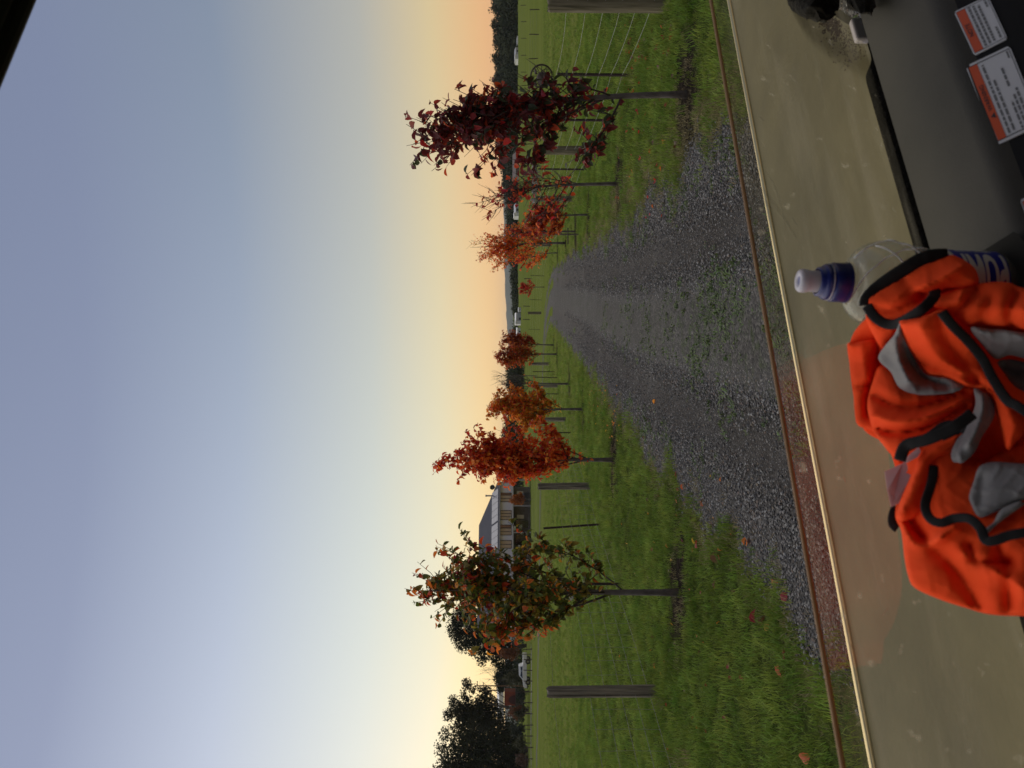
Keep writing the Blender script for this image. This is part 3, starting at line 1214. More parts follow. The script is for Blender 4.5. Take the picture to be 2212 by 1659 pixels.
zones = [('fallen leaves scattered on the grass under the maroon tree', 'fallen leaf on grass under the maroon tree', ('crimson', 'maroon', 'red'), 62, (1345, 1475), (50, 330), .075),
         ('fallen leaves in a drift along the right fence foot', 'leaf in the drift at the foot of the right fence', ('red', 'crimson', 'brown'), 24, (1365, 1425), (78, 150), .08),
         ('fallen leaves along the right edge of the lane', 'leaf on the right edge of the gravel lane', ('red', 'orange', 'brown'), 26, (1330, 1440), (330, 470), .065),
         ('fallen leaves on the grass under the amber tree', 'small leaf on the grass between the amber and red trees', ('yellow', 'orange'), 44, (1270, 1345), (830, 950), .05),
         ('curled fallen leaves in the left verge grass near the mixed tree', 'curled leaf in the green grass of the left verge', ('crimson', 'maroon', 'brown'), 40, (1400, 1620), (1060, 1620), .055),
         ('flat fallen leaves in the left verge grass', 'small flat leaf in the green grass of the left verge', ('orange', 'yellow', 'redorange'), 30, (1300, 1600), (980, 1600), .040),
         ('leaves along the left edge of the gravel', 'leaf lying against the left edge of the gravel', ('brown', 'crimson', 'redorange'), 24, None, None, .065)]
for grp, lab, cols, n, rx, ry, L in zones:
    for _ in range(n):
        if rx:
            px, py = random.uniform(*rx), random.uniform(*ry)
        else:
            t = random.random()
            px = 1260 + t * 500
            py = 790 + (px - 1260) * (1.04) + random.uniform(-6, 34)
        cn = random.choice(cols)
        word = dict(red='bright red', crimson='dark red', maroon='deep maroon', brown='dull brown', orange='orange', yellow='yellow', redorange='orange red')[cn]
        fallen(px, py, cn, L * random.uniform(.55, 1.0), word + ' ' + lab, word + ' ' + grp)

# ------------------------------------------------------------------ distance: hills, woodland, gum trees
gum_leaf = [M('gum_leaf_dark', (.018, .024, .012), .9, spec=.08, var=(.034, .042, .020), scale=.8, coord='World', rand=.25), M('gum_leaf_light', (.030, .036, .018), .9, spec=.08, var=(.05, .056, .03), scale=.8, coord='World', rand=.25)]
gum_bark = M('gum_bark', (.05, .042, .034), .9, var=(.13, .115, .10), scale=2.5)
hill_m = M('wooded_hill', (.035, .045, .03), .95, var=(.06, .075, .045), scale=.02, coord='World')


def ridge(name, y0, depth, x0, x1, prof, seed, tree=2.0):
    R_ = np.random.default_rng(seed)
    xs = np.arange(x0, x1, 12.0)
    h = np.interp(xs, *zip(*prof))
    h = h + np.convolve(R_.normal(0, tree, xs.size), [.25, .5, .25], 'same')
    rows = [(0, -8, 0), (.35, None, .55), (.7, None, .9), (1.0, None, 1.0), (1.05, None, .9), (1.6, -8, 0)]
    v = []
    for f, fixed, k in rows:
        for x, hh in zip(xs, h):
            v.append((x, y0 + depth * f, -8 + (hh + 8) * k + (R_.normal(0, tree * .35) if 0 < k < 1 else 0)))
    n = len(xs)
    f_ = [(r * n + i, r * n + i + 1, (r + 1) * n + i + 1, (r + 1) * n + i) for r in range(len(rows) - 1) for i in range(n - 1)]
    me = bpy.data.meshes.new(name)
    me.from_pydata(v, [], f_)
    me.materials.append(hill_m)
    o = obj(name, me)
    o['kind'] = 'structure'
    return o


ridge('far_hill', 2500, 500, -1700, 1900, [(-1700, 22), (-500, 20), (60, 14), (150, 17), (330, 26), (600, 34), (1900, 30)], 3, 2.2)
ridge('middle_hill', 900, 260, -700, 800, [(-700, 16), (-160, 8), (-20, 2), (60, -2), (120, 1), (200, 10), (300, 16), (800, 20)], 5, 1.6)


def crown_mesh(blobs, nleaf, size, seed, mats=2, flat=.6):
    """leaf clumps spread through a set of ellipsoids (cx, cy, cz, rx, ry, rz)"""
    R_ = np.random.default_rng(seed)
    B = np.array(blobs, float)
    vol = B[:, 3] * B[:, 4] * B[:, 5]
    which = R_.choice(len(B), nleaf, p=vol / vol.sum())
    u = R_.normal(size=(nleaf, 3))
    u /= np.linalg.norm(u, axis=1)[:, None]
    r = R_.random(nleaf) ** .40 * R_.uniform(.8, 1.22, nleaf)
    P = B[which, :3] + u * r[:, None] * B[which, 3:6]
    n = R_.normal(size=(nleaf, 3))
    n /= np.linalg.norm(n, axis=1)[:, None]
    a = np.cross(n, R_.normal(size=(nleaf, 3)))
    a /= np.linalg.norm(a, axis=1)[:, None]
    b = np.cross(n, a)
    s = size * R_.uniform(.5, 1.25, nleaf)[:, None]
    V = np.stack([P - a * s, P + b * s * flat - a * s * .2, P + a * s, P - b * s * flat + a * s * .2], 1).reshape(-1, 3)
    F = np.arange(nleaf * 4).reshape(-1, 4)
    me = bpy.data.meshes.new('crown')
    me.from_pydata(V.tolist(), [], F.tolist())
    for m_ in gum_leaf:
        me.materials.append(m_)
    me.polygons.foreach_set('material_index', (which % mats).astype(np.int32))
    return me


def limb_mesh(trunk, limbs, r0, seed, mat=None, twigs=0):
    R_ = random.Random(seed)
    mb = MB()
    tp = [Vector(p) for p in trunk]
    mb.tube(tp, [r0 * (1 - .75 * i / (len(tp) - 1)) for i in range(len(tp))], 7)
    for (f, end) in limbs:
        i = int(f * (len(tp) - 1))
        s = tp[i]
        e = Vector(end)
        m_ = s.lerp(e, .5) + Vector((R_.uniform(-.6, .6), R_.uniform(-.6, .6), R_.uniform(.2, .9)))
        path = bez(s, m_, e, 6)
        rb = r0 * .45 * (1 - .5 * f)
        mb.tube(path, [rb * (1 - k / 6 * .85) + .01 for k in range(7)], 5)
        for _ in range(twigs):
            k = R_.randrange(2, 7)
            dv = Vector((R_.uniform(-1, 1), R_.uniform(-1, 1), R_.uniform(-.2, 1))).normalized() * R_.uniform(.8, 2.0)
            q = path[k]
            mb.tube([q, q + dv * .5 + Vector((0, 0, .12)), q + dv], [.035, .025, .012], 4)
    return mb


def gum_tree(p, blobs, nleaf, size, trunk, limbs, r0, seed, label, twigs=2, group=None, flat=.6):
    root = empty('gum_tree', p, label, 'tree', group)
    limb_mesh(trunk, limbs, r0, seed, twigs=twigs).build('trunk', gum_bark, root, smooth=True)
    o = obj('crown', crown_mesh(blobs, nleaf, size, seed, flat=flat), root)
    return root


def pic_blobs(p, d, lst):
    """blobs given by picture height/side and radius, at distance d, relative to tree base p"""
    out = []
    for px, py, r, dep in lst:
        q = at(px, py, d) - p
        rr = r / 1660 * d
        out.append((q.x, q.y + dep, q.z, rr * 1.18, rr * 1.2, rr * 1.05))
    return out


# the huge dark gum at the left edge and the open one in front of it
d = 138
p = G((829.5 - 1620) / 1660 * d, d)
bl = pic_blobs(p, d, [(985, 1650, 34, 0), (1010, 1600, 40, 1), (1050, 1640, 46, 0), (1060, 1575, 36, 0), (1000, 1560, 22, 2), (1095, 1600, 34, 0), (1100, 1660, 36, 0), (970, 1690, 40, 0), (1030, 1700, 48, 0), (1085, 1720, 40, 0), (962, 1592, 15, 1), (1120, 1640, 24, -1), (1040, 1545, 18, 0), (952, 1625, 16, 1), (1080, 1545, 16, 0)])
gum_tree(p, bl, 38000, .24, [(0, 0, -.3), (.3, 0, 3), (-.2, 0, 7), (.4, 0, 12)], [(.3, (4.5, 0, 9)), (.3, (-4, .5, 8)), (.6, (2.5, 1, 13)), (.6, (-3, 0, 13)), (.4, (5, -1.5, 6.5))], .55, 61, 'huge dense dark gum tree on the left edge of the picture', 3)
d = 132
p = G((829.5 - 1535) / 1660 * d, d)
bl = pic_blobs(p, d, [(968, 1545, 12, 0), (985, 1530, 16, 0), (1005, 1545, 20, 1), (978, 1512, 10, 0), (1010, 1515, 12, 0), (1020, 1490, 9, 0), (1008, 1478, 11, 0), (1030, 1545, 22, 0), (1038, 1518, 14, 0), (1050, 1500, 13, 0), (1060, 1530, 18, 1), (1055, 1560, 18, 0), (1040, 1490, 8, 0), (1000, 1500, 8, 0)])
gum_tree(p, bl, 8500, .20, [(0, 0, -.3), (.4, 0, 3), (1.0, 0, 6.5), (1.3, 0, 9.5)], [(.3, (4.0, .4, 7.0)), (.3, (-2.6, 0, 7.5)), (.6, (3.6, 0, 10.2)), (.6, (-.5, 0, 11.5)), (.7, (2.2, .5, 11.6)), (.4, (5.0, -1, 9.0))], .30, 63, 'open straggly gum tree with dead branches beside the huge dark gum', 6)
d = 152
p = G((829.5 - 1395) / 1660 * d, d)
bl = pic_blobs(p, d, [(985, 1358, 20, 0), (1000, 1382, 22, 0), (990, 1335, 18, 0), (1020, 1350, 24, 0), (1025, 1392, 22, 0), (1045, 1365, 24, 0), (1050, 1405, 18, 0), (1040, 1425, 12, 0), (1072, 1385, 22, 0), (1075, 1418, 20, 0), (1090, 1400, 20, 0), (1095, 1436, 14, 0), (1010, 1320, 20, 0)])
gum_tree(p, bl, 14000, .23, [(0, 0, -.3), (.2, 0, 4), (.6, 0, 8), (.9, 0, 11)], [(.3, (-2.6, 0, 6.5)), (.5, (3, 0, 11)), (.6, (-1, 0, 12))], .4, 65, 'broad rounded dark tree rising behind the left end of the house')
d = 165
p = G((829.5 - 1450) / 1660 * d, d)
bl = pic_blobs(p, d, [(1085, 1448, 12, 0), (1080, 1462, 14, 0), (1082, 1478, 13, 0), (1092, 1470, 16, 0), (1075, 1440, 8, 0), (1098, 1450, 14, 0), (1080, 1488, 9, 0)])
gum_tree(p, bl, 3800, .22, [(0, 0, -.3), (.1, 0, 2), (0, 0, 4)], [(.5, (-1.5, 0, 4))], .2, 67, 'low dark tree between the house and the power poles')


def bare_tree(p, h, spread, n, label, seed, r0=.06):
    R_ = random.Random(seed)
    root = empty('bare_tree', p, label, 'tree')
    mb = MB()
    mb.tube([(0, 0, -.2), (.05, 0, h * .4), (0, 0, h * .95)], [r0, r0 * .7, .012], 5)
    for i in range(n):
        s = Vector((0, 0, h * (.25 + .6 * i / n)))
        e = Vector((R_.uniform(-1, 1) * spread, R_.uniform(-1, 1) * spread, min(h, s.z + h * R_.uniform(.25, .45))))
        mb.tube(bez(s, s.lerp(e, .5) + Vector((0, 0, -.1)) + Vector((e.x * .3, e.y * .3, 0)), e, 4), [r0 * .5, r0 * .4, r0 * .3, r0 * .2, .01], 4)
    mb.build('trunk', gum_bark, root)
    return root


for (py, top, d, sp, lab, sd) in ((1447, 1028, 158, 1.3, 'leafless upright tree behind the low dark tree', 1), (1468, 1040, 150, 2.0, 'leafless spreading tree just left of the power poles', 2), (812, 1060, 92, .9, 'leafless poplar like sapling above the dark treeline on the left of the lane bend', 3)):
    q = G((829.5 - py) / 1660 * d, d)
    bare_tree(q, EYE + (1106 - top) / 1660 * d - q.z, sp, 16, lab, sd)

# shrubs round the house garden
shrub_m = dict(autumn=M('autumn_shrub', (.12, .035, .012), .7, var=(.20, .075, .02), scale=2, coord='World', transl=.3), olive=M('olive_shrub', (.04, .048, .018), .8, var=(.075, .07, .03), scale=2, coord='World', transl=.2), dark=M('dark_shrub', (.018, .026, .012), .8, var=(.03, .042, .018), scale=2, coord='World'), brown=M('brown_shrub', (.07, .035, .02), .8, var=(.11, .06, .03), scale=2, coord='World'), orange=M('orange_shrub', (.26, .075, .012), .7, var=(.40, .13, .02), scale=2, coord='World', transl=.35))


def shrub(py, pxt, pxb, w, d, m, label, n=900, size=.13, stem=.25, seed=0, name='garden_shrub', cat='shrub', group=None):
    q = G((829.5 - py) / 1660 * d, d)
    zt = EYE + (1106 - pxt) / 1660 * d - q.z
    zb = max(.02, EYE + (1106 - pxb) / 1660 * d - q.z)
    r = w / 1660 * d / 2
    R_ = random.Random(seed)
    root = empty(name, q, label, cat, group)
    bl = []
    for k in range(7):
        f = k / 6
        bl.append((R_.uniform(-.45, .45) * r, R_.uniform(-.4, .4) * r, zb + (zt - zb) * (.2 + .62 * f), r * (.85 - .45 * f * f), r * .7, (zt - zb) * .24))
    me = crown_mesh(bl, n, size, seed + 100)
    me.materials.clear()
    me.materials.append(shrub_m[m])
    me.polygons.foreach_set('material_index', [0] * len(me.polygons))
    obj('crown', me, root)
    mb = MB()
    mb.tube([(0, 0, -.1), (.03, 0, zb + .1), (0, 0, (zt + zb) / 2)], [.06, .05, .03], 5)
    mb.build('stem', gum_bark, root)


for i, a in enumerate((
        (1414, 1077, 1122, 30, 116, 'autumn', 'rusty red garden shrub at the left corner of the house', 1200),
        (1466, 1084, 1138, 34, 122, 'olive', 'olive and bronze weeping shrub behind the white ute', 1500),
        (1455, 1100, 1128, 20, 124, 'dark', 'dark green rounded shrub above the ute bonnet', 700),
        (1500, 1112, 1136, 34, 131, 'dark', 'dark shrub under the rust red tank', 900),
        (1528, 1110, 1134, 18, 134, 'brown', 'brown twiggy shrub between the tank legs', 500),
        (1541, 1096, 1134, 26, 118, 'autumn', 'red and green garden shrub left of the rust red tank', 900),
        (1541, 1110, 1136, 26, 117.5, 'olive', 'low olive shrub in front of the red and green one', 700),
        (1576, 1100, 1134, 34, 119, 'dark', 'dark green bun shaped shrub under the big gum', 1200),
        (1606, 1108, 1138, 32, 117, 'olive', 'straw coloured shrub under the big gum', 900),
        (1640, 1112, 1142, 30, 115, 'brown', 'brownish shrub at the far left of the garden fence', 800),
        (1190, 1128, 1144, 28, 113, 'brown', 'reddish brown low shrub by the house doors', 500),
        (1078, 1100, 1133, 26, 108, 'orange', 'small bright orange tree on a thick stem in front of the verandah', 1300))):
    shrub(*a, seed=i)

# white ridge roof far behind the gum
white_m = M('white_painted_wall', (.62, .62, .60), .7, var=(.70, .70, .68), scale=2)
grey_wall = M('pale_grey_wall', (.42, .43, .44), .7, var=(.48, .49, .50), scale=2)
roof_grey = M('grey_sheet_roof', (.30, .31, .33), .5, var=(.34, .35, .37), scale=2)
dark_m = M('dark_opening', (.015, .015, .016), .6)


def shed(px, py0, py1, pxt, d, wallm, roofm, label, cat='shed', deep=5.0, door=None, roof_h=.35, name='farm_shed'):
    cx = (829.5 - (py0 + py1) / 2) / 1660 * d
    w = abs(py1 - py0) / 1660 * d
    z0 = EYE + (1106 - px) / 1660 * d
    h = (px - pxt) / 1660 * d
    root = empty(name, (cx, d, z0), label, cat)
    mb = MB()
    mb.box((0, deep / 2, h * (1 - roof_h) / 2 - .4), (w, deep, h * (1 - roof_h) + .8))
    mb.build('wall', wallm, root)
    mb = MB()
    hw_, e, t = w / 2 + .15, h * (1 - roof_h), h
    mb.add([(-hw_, -.2, e), (hw_, -.2, e), (hw_, deep + .2, e), (-hw_, deep + .2, e), (-hw_, deep / 2, t), (hw_, deep / 2, t)], [(0, 1, 5, 4), (2, 3, 4, 5), (0, 4, 3), (1, 2, 5), (0, 3, 2, 1)])
    mb.build('roof', roofm, root)
    if door:
        for k, (a, b, zz) in enumerate(door):
            mb = MB()
            mb.box((w * (a + b) / 2, -.03, h * zz / 2), (w * (b - a), .06, h * zz))
            mb.build('door', dark_m if k == 0 else roof_grey, root)
    return root


shed(1121, 102, 118, 1111, 262, grey_wall, roof_grey, 'grey shed standing among the dark trees beyond the right paddock', door=[(-.1, .15, .45)])
shed(1120.5, 117, 127, 1111.5, 258, white_m, white_m, 'small white annex against the left side of the grey far shed', roof_h=.12)
shed(1120.5, 77, 90, 1116, 262, white_m, grey_wall, 'tiny white hut half hidden below the dark wooded skyline', roof_h=.3)
brown_w = M('brown_brick_wall', (.11, .085, .075), .9, var=(.14, .11, .095), scale=3)
shed(1124, 328, 378, 1107, 236, brown_w, brown_w, 'long brown farm building seen through the maroon tree', deep=7, roof_h=.45)
shed(1122, 440, 459, 1110, 250, grey_wall, roof_grey, 'blue grey shed behind the small scarlet tree', door=[(-.3, -.05, .5)])
shed(1124, 459, 467, 1109, 245, white_m, white_m, 'white water tank shed left of the blue grey shed', roof_h=.1)
shed(1127, 676, 693, 1112, 215, grey_wall, white_m, 'white farm shed in the gap beyond the lane, the right one of the pair', door=[(-.4, -.1, .4)], roof_h=.2)
shed(1127, 693, 700, 1112, 214, white_m, white_m, 'bright white lean-to joined to the white farm shed', roof_h=.1)
shed(1127, 708, 724, 1115, 220, white_m, white_m, 'white shed half hidden by dark stems beside the crimson tree', roof_h=.2, door=[(-.1, .1, .5)])
shed(1124, 664, 672, 1119, 212, grey_wall, roof_grey, 'low grey hut at the foot of the treeline near the farm sheds', roof_h=.3)
shed(1082, 1468, 1560, 1073, 235, white_m, white_m, 'long low white roofed building behind the open gum', deep=8, roof_h=.6, name='farm_building', cat='building')

# skyline trees on the right: individuals, then the wood behind them
protos = []
for k in range(5):
    R_ = random.Random(200 + k)
    bl = [(R_.uniform(-3, 3), R_.uniform(-2, 2), R_.uniform(4.0, 10.5), R_.uniform(1.2, 2.6), R_.uniform(1.2, 2.4), R_.uniform(.9, 1.8)) for _ in range(9)]
    protos.append((limb_mesh([(0, 0, -1), (.3, 0, 4), (0, 0, 9)], [(.5, (b[0], b[1], b[2])) for b in bl[:5]], .28, k, twigs=0).mesh('trunk', gum_bark), crown_mesh(bl, 900, .36, 210 + k)))
rr = random.Random(5)
for i in range(30):
    py = -30 + i * 15 + rr.uniform(-5, 5)
    top = np.interp(py, [0, 60, 200, 330, 400, 470], [1052, 1055, 1058, 1062, 1080, 1086]) + rr.uniform(-3, 6)
    d = rr.uniform(300, 350)
    x = (829.5 - py) / 1660 * d
    q = G(x, d)
    H = EYE + (1106 - top) / 1660 * d - q.z
    tm, cm = protos[i % 5]
    root = empty('gum_tree', q, 'dark gum tree on the wooded skyline beyond the right paddock', 'tree', 'gum trees along the right skyline', rr.uniform(0, 6))
    s = H / 12.0
    root.scale = (s * 1.1, s * 1.1, s)
    obj('trunk', tm, root)
    obj('crown', cm, root)
# the wood itself reads as one mass
V, F, MI = [], [], []
R_ = np.random.default_rng(12)
cnt = 0


def wood_clump(x, y, z, rx, rz, n, size):
    global cnt
    u = R_.normal(size=(n, 3))
    u /= np.linalg.norm(u, axis=1)[:, None]
    P = np.array([x, y, z]) + u * (R_.random(n) ** .3)[:, None] * np.array([rx, rx, rz])
    a = R_.normal(size=(n, 3))
    a /= np.linalg.norm(a, axis=1)[:, None]
    b = np.cross(a, u)
    s = size * R_.uniform(.5, 1.3, n)[:, None]
    V.append(np.stack([P - a * s, P + b * s * .7, P + a * s, P - b * s * .7], 1).reshape(-1, 3))
    F.append(np.arange(n * 4).reshape(-1, 4) + cnt)
    MI.append(np.full(n, R_.integers(0, 2)))
    cnt += n * 4


for i in range(330):                                   # right hillside
    py = rr.uniform(-60, 480)
    d = rr.uniform(268, 420)
    x = (829.5 - py) / 1660 * d
    topmax = np.interp(py, [0, 330, 400, 480], [1062, 1070, 1086, 1090])
    top = rr.uniform(topmax, 1108)
    z1 = EYE + (1106 - top) / 1660 * d
    r = rr.uniform(2.5, 4.5)
    wood_clump(x, d, z1 - r * .9, r * 1.15, r, 150, .55)
    wood_clump(x, d, z1 - r * 2.2, r * 1.1, r, 60, .7)
for i in range(120):                                   # low treeline in the middle distance
    py = rr.uniform(470, 735)
    d = rr.uniform(255, 330)
    x = (829.5 - py) / 1660 * d
    top = np.interp(py, [470, 560, 600, 660, 690, 735], [1090, 1094, 1099, 1103, 1107, 1103]) + rr.uniform(0, 8)
    z1 = EYE + (1106 - top) / 1660 * d
    r = rr.uniform(1.2, 2.4)
    wood_clump(x, d, z1 - r, r * 1.6, r, 110, .4)
    wood_clump(x, d, z1 - r * 2, r * 1.4, r, 40, .5)
for i in range(130):                                   # dark trees left of the lane bend, behind the verge trees
    py = rr.uniform(745, 1060)
    d = rr.uniform(165, 230)
    x = (829.5 - py) / 1660 * d
    top = np.interp(py, [745, 770, 800, 850, 900, 960, 1060], [1095, 1082, 1086, 1089, 1082, 1076, 1084]) + rr.uniform(0, 16)
    z1 = EYE + (1106 - top) / 1660 * d
    r = rr.uniform(1.0, 2.0)
    wood_clump(x, d, z1 - r, r * 1.3, r, 110, .28)
    wood_clump(x, d, z1 - r * 2.2, r * 1.3, r * 1.2, 60, .35)
for i in range(120):                                   # beyond the left paddock, under the big trees
    py = rr.uniform(1270, 1760)
    d = rr.uniform(165, 260)
    x = (829.5 - py) / 1660 * d
    top = rr.uniform(1092, 1118)
    z1 = EYE + (1106 - top) / 1660 * d
    r = rr.uniform(1.0, 2.2)
    wood_clump(x, d, z1 - r, r * 1.4, r, 90, .35)
me = bpy.data.meshes.new('woodland')
me.from_pydata(np.concatenate(V).tolist(), [], np.concatenate(F).tolist())
for m_ in gum_leaf:
    me.materials.append(m_)
me.polygons.foreach_set('material_index', np.concatenate(MI).astype(np.int32))
o = obj('woodland', me)
o['kind'] = 'stuff'

# ------------------------------------------------------------------ the house
wall_w = M('house_white_cladding', (.52, .52, .53), .7, var=(.57, .57, .58), scale=1.2)
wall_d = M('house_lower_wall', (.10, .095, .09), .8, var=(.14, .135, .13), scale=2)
roof_m = M('charcoal_roof_sheet', (.05, .054, .072), .6, var=(.06, .064, .084), scale=.6, spec=.15)
trim_m = M('house_trim', (.34, .33, .33), .6)
blind_m = M('window_blind', (.36, .27, .17), .35, var=(.42, .33, .22), scale=.8)
glass_m = M('dark_window_glass', (.012, .013, .016), .08, spec=.8)
panel_m = M('solar_panel_sheet', (.22, .225, .25), .25, var=(.27, .275, .30), scale=1.5, spec=.7)
yaw = math.radians(25)
hc = G((829.5 - 1340) / 1660 * 112, 112)
hz = -1.25
house = empty('farm_house', (hc.x, hc.y, hz), 'two storey white house with charcoal roof, solar panels and shaded verandah', 'house', None, yaw)
HL, HD, HE, HR = 21.0, 11.0, 4.75, 3.35


def facs(py):
    """metres along the front wall for a picture row"""
    k = (829.5 - py) / 1660
    u = Vector((math.cos(yaw), math.sin(yaw)))
    return (k * hc.y - hc.x) / (u.x - k * u.y)


mb = MB()
mb.box((HL / 2, HD / 2, 2.55 + (HE - 2.55) / 2), (HL, HD, HE - 2.55))
mb.add([(0.003, 0, HE), (0.003, HD, HE), (0.003, HD / 2, HE + HR - .1)], [(0, 2, 1)])
mb.build('upper_wall', wall_w, house)
mb = MB()
mb.box((HL / 2, HD / 2 + 1.1, 1.25), (HL - .2, HD - 2.4, 2.6))
mb.build('lower_wall', wall_d, house)
mb = MB()
ov = .55
r0_, r1_ = -ov, HL - HD / 2
A = [(-ov, -ov, HE), (HL + ov, -ov, HE), (HL + ov, HD + ov, HE), (-ov, HD + ov, HE), (r0_, HD / 2, HE + HR), (r1_, HD / 2, HE + HR)]
mb.add(A, [(0, 1, 5, 4), (1, 2, 5), (2, 3, 4, 5)])
mb.add([(x, y, z - .16) for x, y, z in A], [(4, 5, 1, 0), (5, 2, 1), (5, 4, 3, 2)])
mb.add([A[0], A[1], A[2], A[3], A[4]] + [(x, y, z - .16) for x, y, z in (A[0], A[1], A[2], A[3], A[4])], [(0, 5, 6, 1), (1, 6, 7, 2), (2, 7, 8, 3), (0, 4, 9, 5), (4, 3, 8, 9)])
roof = mb.build('roof', roof_m, house)
mb = MB()
mb.box((HL / 2, -ov - .06, HE - .10), (HL + 2 * ov, .12, .14))
mb.build('gutter', trim_m, house)
sl = math.atan2(HR, HD / 2 + ov)


def on_roof(x, f, up=.06):
    y = -ov + (HD / 2 + ov) * f
    return Vector((x, y, HE + HR * f)) + Vector((0, -math.sin(sl), math.cos(sl))) * up


sp0, sp1 = facs(1190), facs(1062)
npan = 9
for k in range(npan):
    x0 = sp0 + (sp1 - sp0) * k / npan + (.0 if k < 4 else .25)
    x1 = x0 + (sp1 - sp0) / npan - .06
    mb = MB()
    pts = [on_roof(x0 + .25, .05), on_roof(x1 + .25, .05), on_roof(x1, .34), on_roof(x0, .34)]
    low = [q - Vector((0, 0, .05)) for q in pts]
    mb.add(pts + low, [(0, 1, 2, 3), (0, 4, 5, 1), (1, 5, 6, 2), (2, 6, 7, 3), (3, 7, 4, 0)])
    mb.build('solar_panel', panel_m, house)
mb = MB()
q = on_roof(facs(1066), .30, 0)
mb.tube([q - Vector((0, 0, .3)), q + Vector((0, 0, 1.15))], .12, 10)
mb.tube([q + Vector((0, 0, 1.0)), q + Vector((0, 0, 1.22))], .17, 10)
mb.build('flue', trim_m, roof)
mb = MB()
q = on_roof(facs(1052), .16, 0)
mb.tube([q, q + Vector((0, -.1, .5))], .03, 6)
mb.lathe([(.01, 0), (.25, .03), (.42, .11)], 16, mat=Matrix.Translation(q + Vector((0, -.15, .55))) @ Matrix.Rotation(math.radians(75), 4, 'X'))
mb.build('satellite_dish', dark_m, roof)
mb = MB()
mb.box((HL / 2, -.75, 2.62), (HL + .6, 1.9, .16))
mb.build('balcony_slab', trim_m, house)
mb = MB()
mb.box((HL / 2, -1.68, 2.74), (HL + .6, .05, .12))
mb.build('balcony_rail', wall_w, house)
for i in range(6):
    mb = MB()
    mb.box((.2 + i * (HL - .4) / 5, -1.55, 1.1), (.16, .16, 2.9))
    mb.build('verandah_post', trim_m, house)
# upper windows: each a frame with its blind drawn panes
for (a, b, n) in ((1100, 1066, 0), (1132, 1108, 2), (1158, 1150, 0), (1182, 1165, 3), (1206, 1188, 2), (1240, 1215, 2)):
    pass
for (ca, cb, n, mm) in ((545, 652, 2, 'b'), (798, 952, 3, 'b'), (1038, 1085, 1, 'g'), (1092, 1205, 2, 'b'), (1295, 1425, 2, 'b'), (508, 540, 1, 'g')):
    s1, s0 = facs((1850 + ca / 4.1475) / 1.8517), facs((1850 + cb / 4.1475) / 1.8517)
    wb = MB()
    zc, hh = 3.72, 1.75
    t = .07
    wb.box(((s0 + s1) / 2, -.03, zc + hh / 2), (s1 - s0, .08, t))
    wb.box(((s0 + s1) / 2, -.03, zc - hh / 2), (s1 - s0, .08, t))
    for k in range(n + 1):
        wb.box((s0 + (s1 - s0) * k / n, -.028, zc), (t, .084, hh - t))
    fr = wb.build('window', dark_m, house)
    for k in range(n):
        pb = MB()
        pb.box((s0 + (s1 - s0) * (k + .5) / n, -.012, zc), ((s1 - s0) / n - .04, .03, hh - .04))
        pb.build('pane', blind_m if mm == 'b' else glass_m, fr)
for (a, b, z0, z1, mt_) in ((1170, 1160, .1, 2.2, glass_m), (1190, 1180, .1, 2.2, wall_w), (1158, 1146, .1, 2.1, glass_m), (1132, 1116, .2, 2.1, glass_m), (1112, 1104, .9, 2.0, wall_w), (1060, 1052, 1.0, 2.0, wall_w), (1215, 1200, .1, 2.2, glass_m)):
    s0, s1 = facs(a), facs(b)
    mb = MB()
    mb.box(((s0 + s1) / 2, 2.27, (z0 + z1) / 2), (s1 - s0, .08, z1 - z0))
    mb.build('verandah_door' if z0 < .5 else 'window', mt_, house)
mb = MB()
mb.box((-.02, 4.0, 3.6), (.06, 1.4, 1.3))
mb.build('window', glass_m, house)
# verandah furniture
bq = empty('covered_barbecue', G(hc.x + 17.2, hc.y + 5.2), 'black covered barbecue standing on the verandah near the right end', 'barbecue', None, yaw)
mb = MB()
mb.box((0, 0, .45), (1.3, .6, .9))
mb.build('cabinet', dark_m, bq, bevel=.05)
mb = MB()
mb.tube([(-.6, 0, .95), (.6, 0, .95)], .33, 10)
mb.build('hood', dark_m, bq)

# ------------------------------------------------------------------ rust red tank on legs, power poles, ute
rust_m = M('rusted_sheet', (.15, .028, .014), .85, var=(.22, .05, .022), scale=1.2)
rust_d = M('rusted_sheet_dark', (.055, .016, .012), .85)
legm = M('tank_leg_steel', (.05, .035, .028), .8)
d = 126
tp = G((829.5 - 1510) / 1660 * d, d)
tank = empty('elevated_tank', tp, 'rust red box tank raised on splayed legs in the left garden', 'tank')
zb = EYE + (1106 - 1113) / 1660 * d - tp.z
w_, h_ = 2.25, 1.75
mb = MB()
mb.box((0, .8, zb + h_ / 2), (w_, 1.6, h_))
mb.build('tank_body', rust_m, tank, bevel=.04)
mb = MB()
mb.box((0, .8, zb + h_ + .03), (w_ + .12, 1.75, .06))
mb.build('tank_lid', trim_m, tank)
mb = MB()
n = 14
arch = [(w_ * .34 * math.cos(PI * k / n) - .15, -.012, zb + .03 + h_ * .62 * math.sin(PI * k / n)) for k in range(n + 1)]
mb.add(arch + [(x, y - .012, z) for x, y, z in arch], [tuple(range(n + 1, 2 * n + 2))] + [(k, k + 1, n + 2 + k, n + 1 + k) for k in range(n)])
mb.build('arched_panel', rust_d, tank)
mb = MB()
mb.box((0, .8, zb - .06), (w_ + .2, 1.7, .12))
mb.build('platform', legm, tank)
for sxx, yy in ((-1, 0), (1, 0), (-1, 1.6), (1, 1.6)):
    mb = MB()
    mb.tube([(sxx * w_ * .42, yy, zb), (sxx * w_ * .62, yy - .2 + yy * .2, -.05)], .07, 6)
    mb.build('leg', legm, tank)
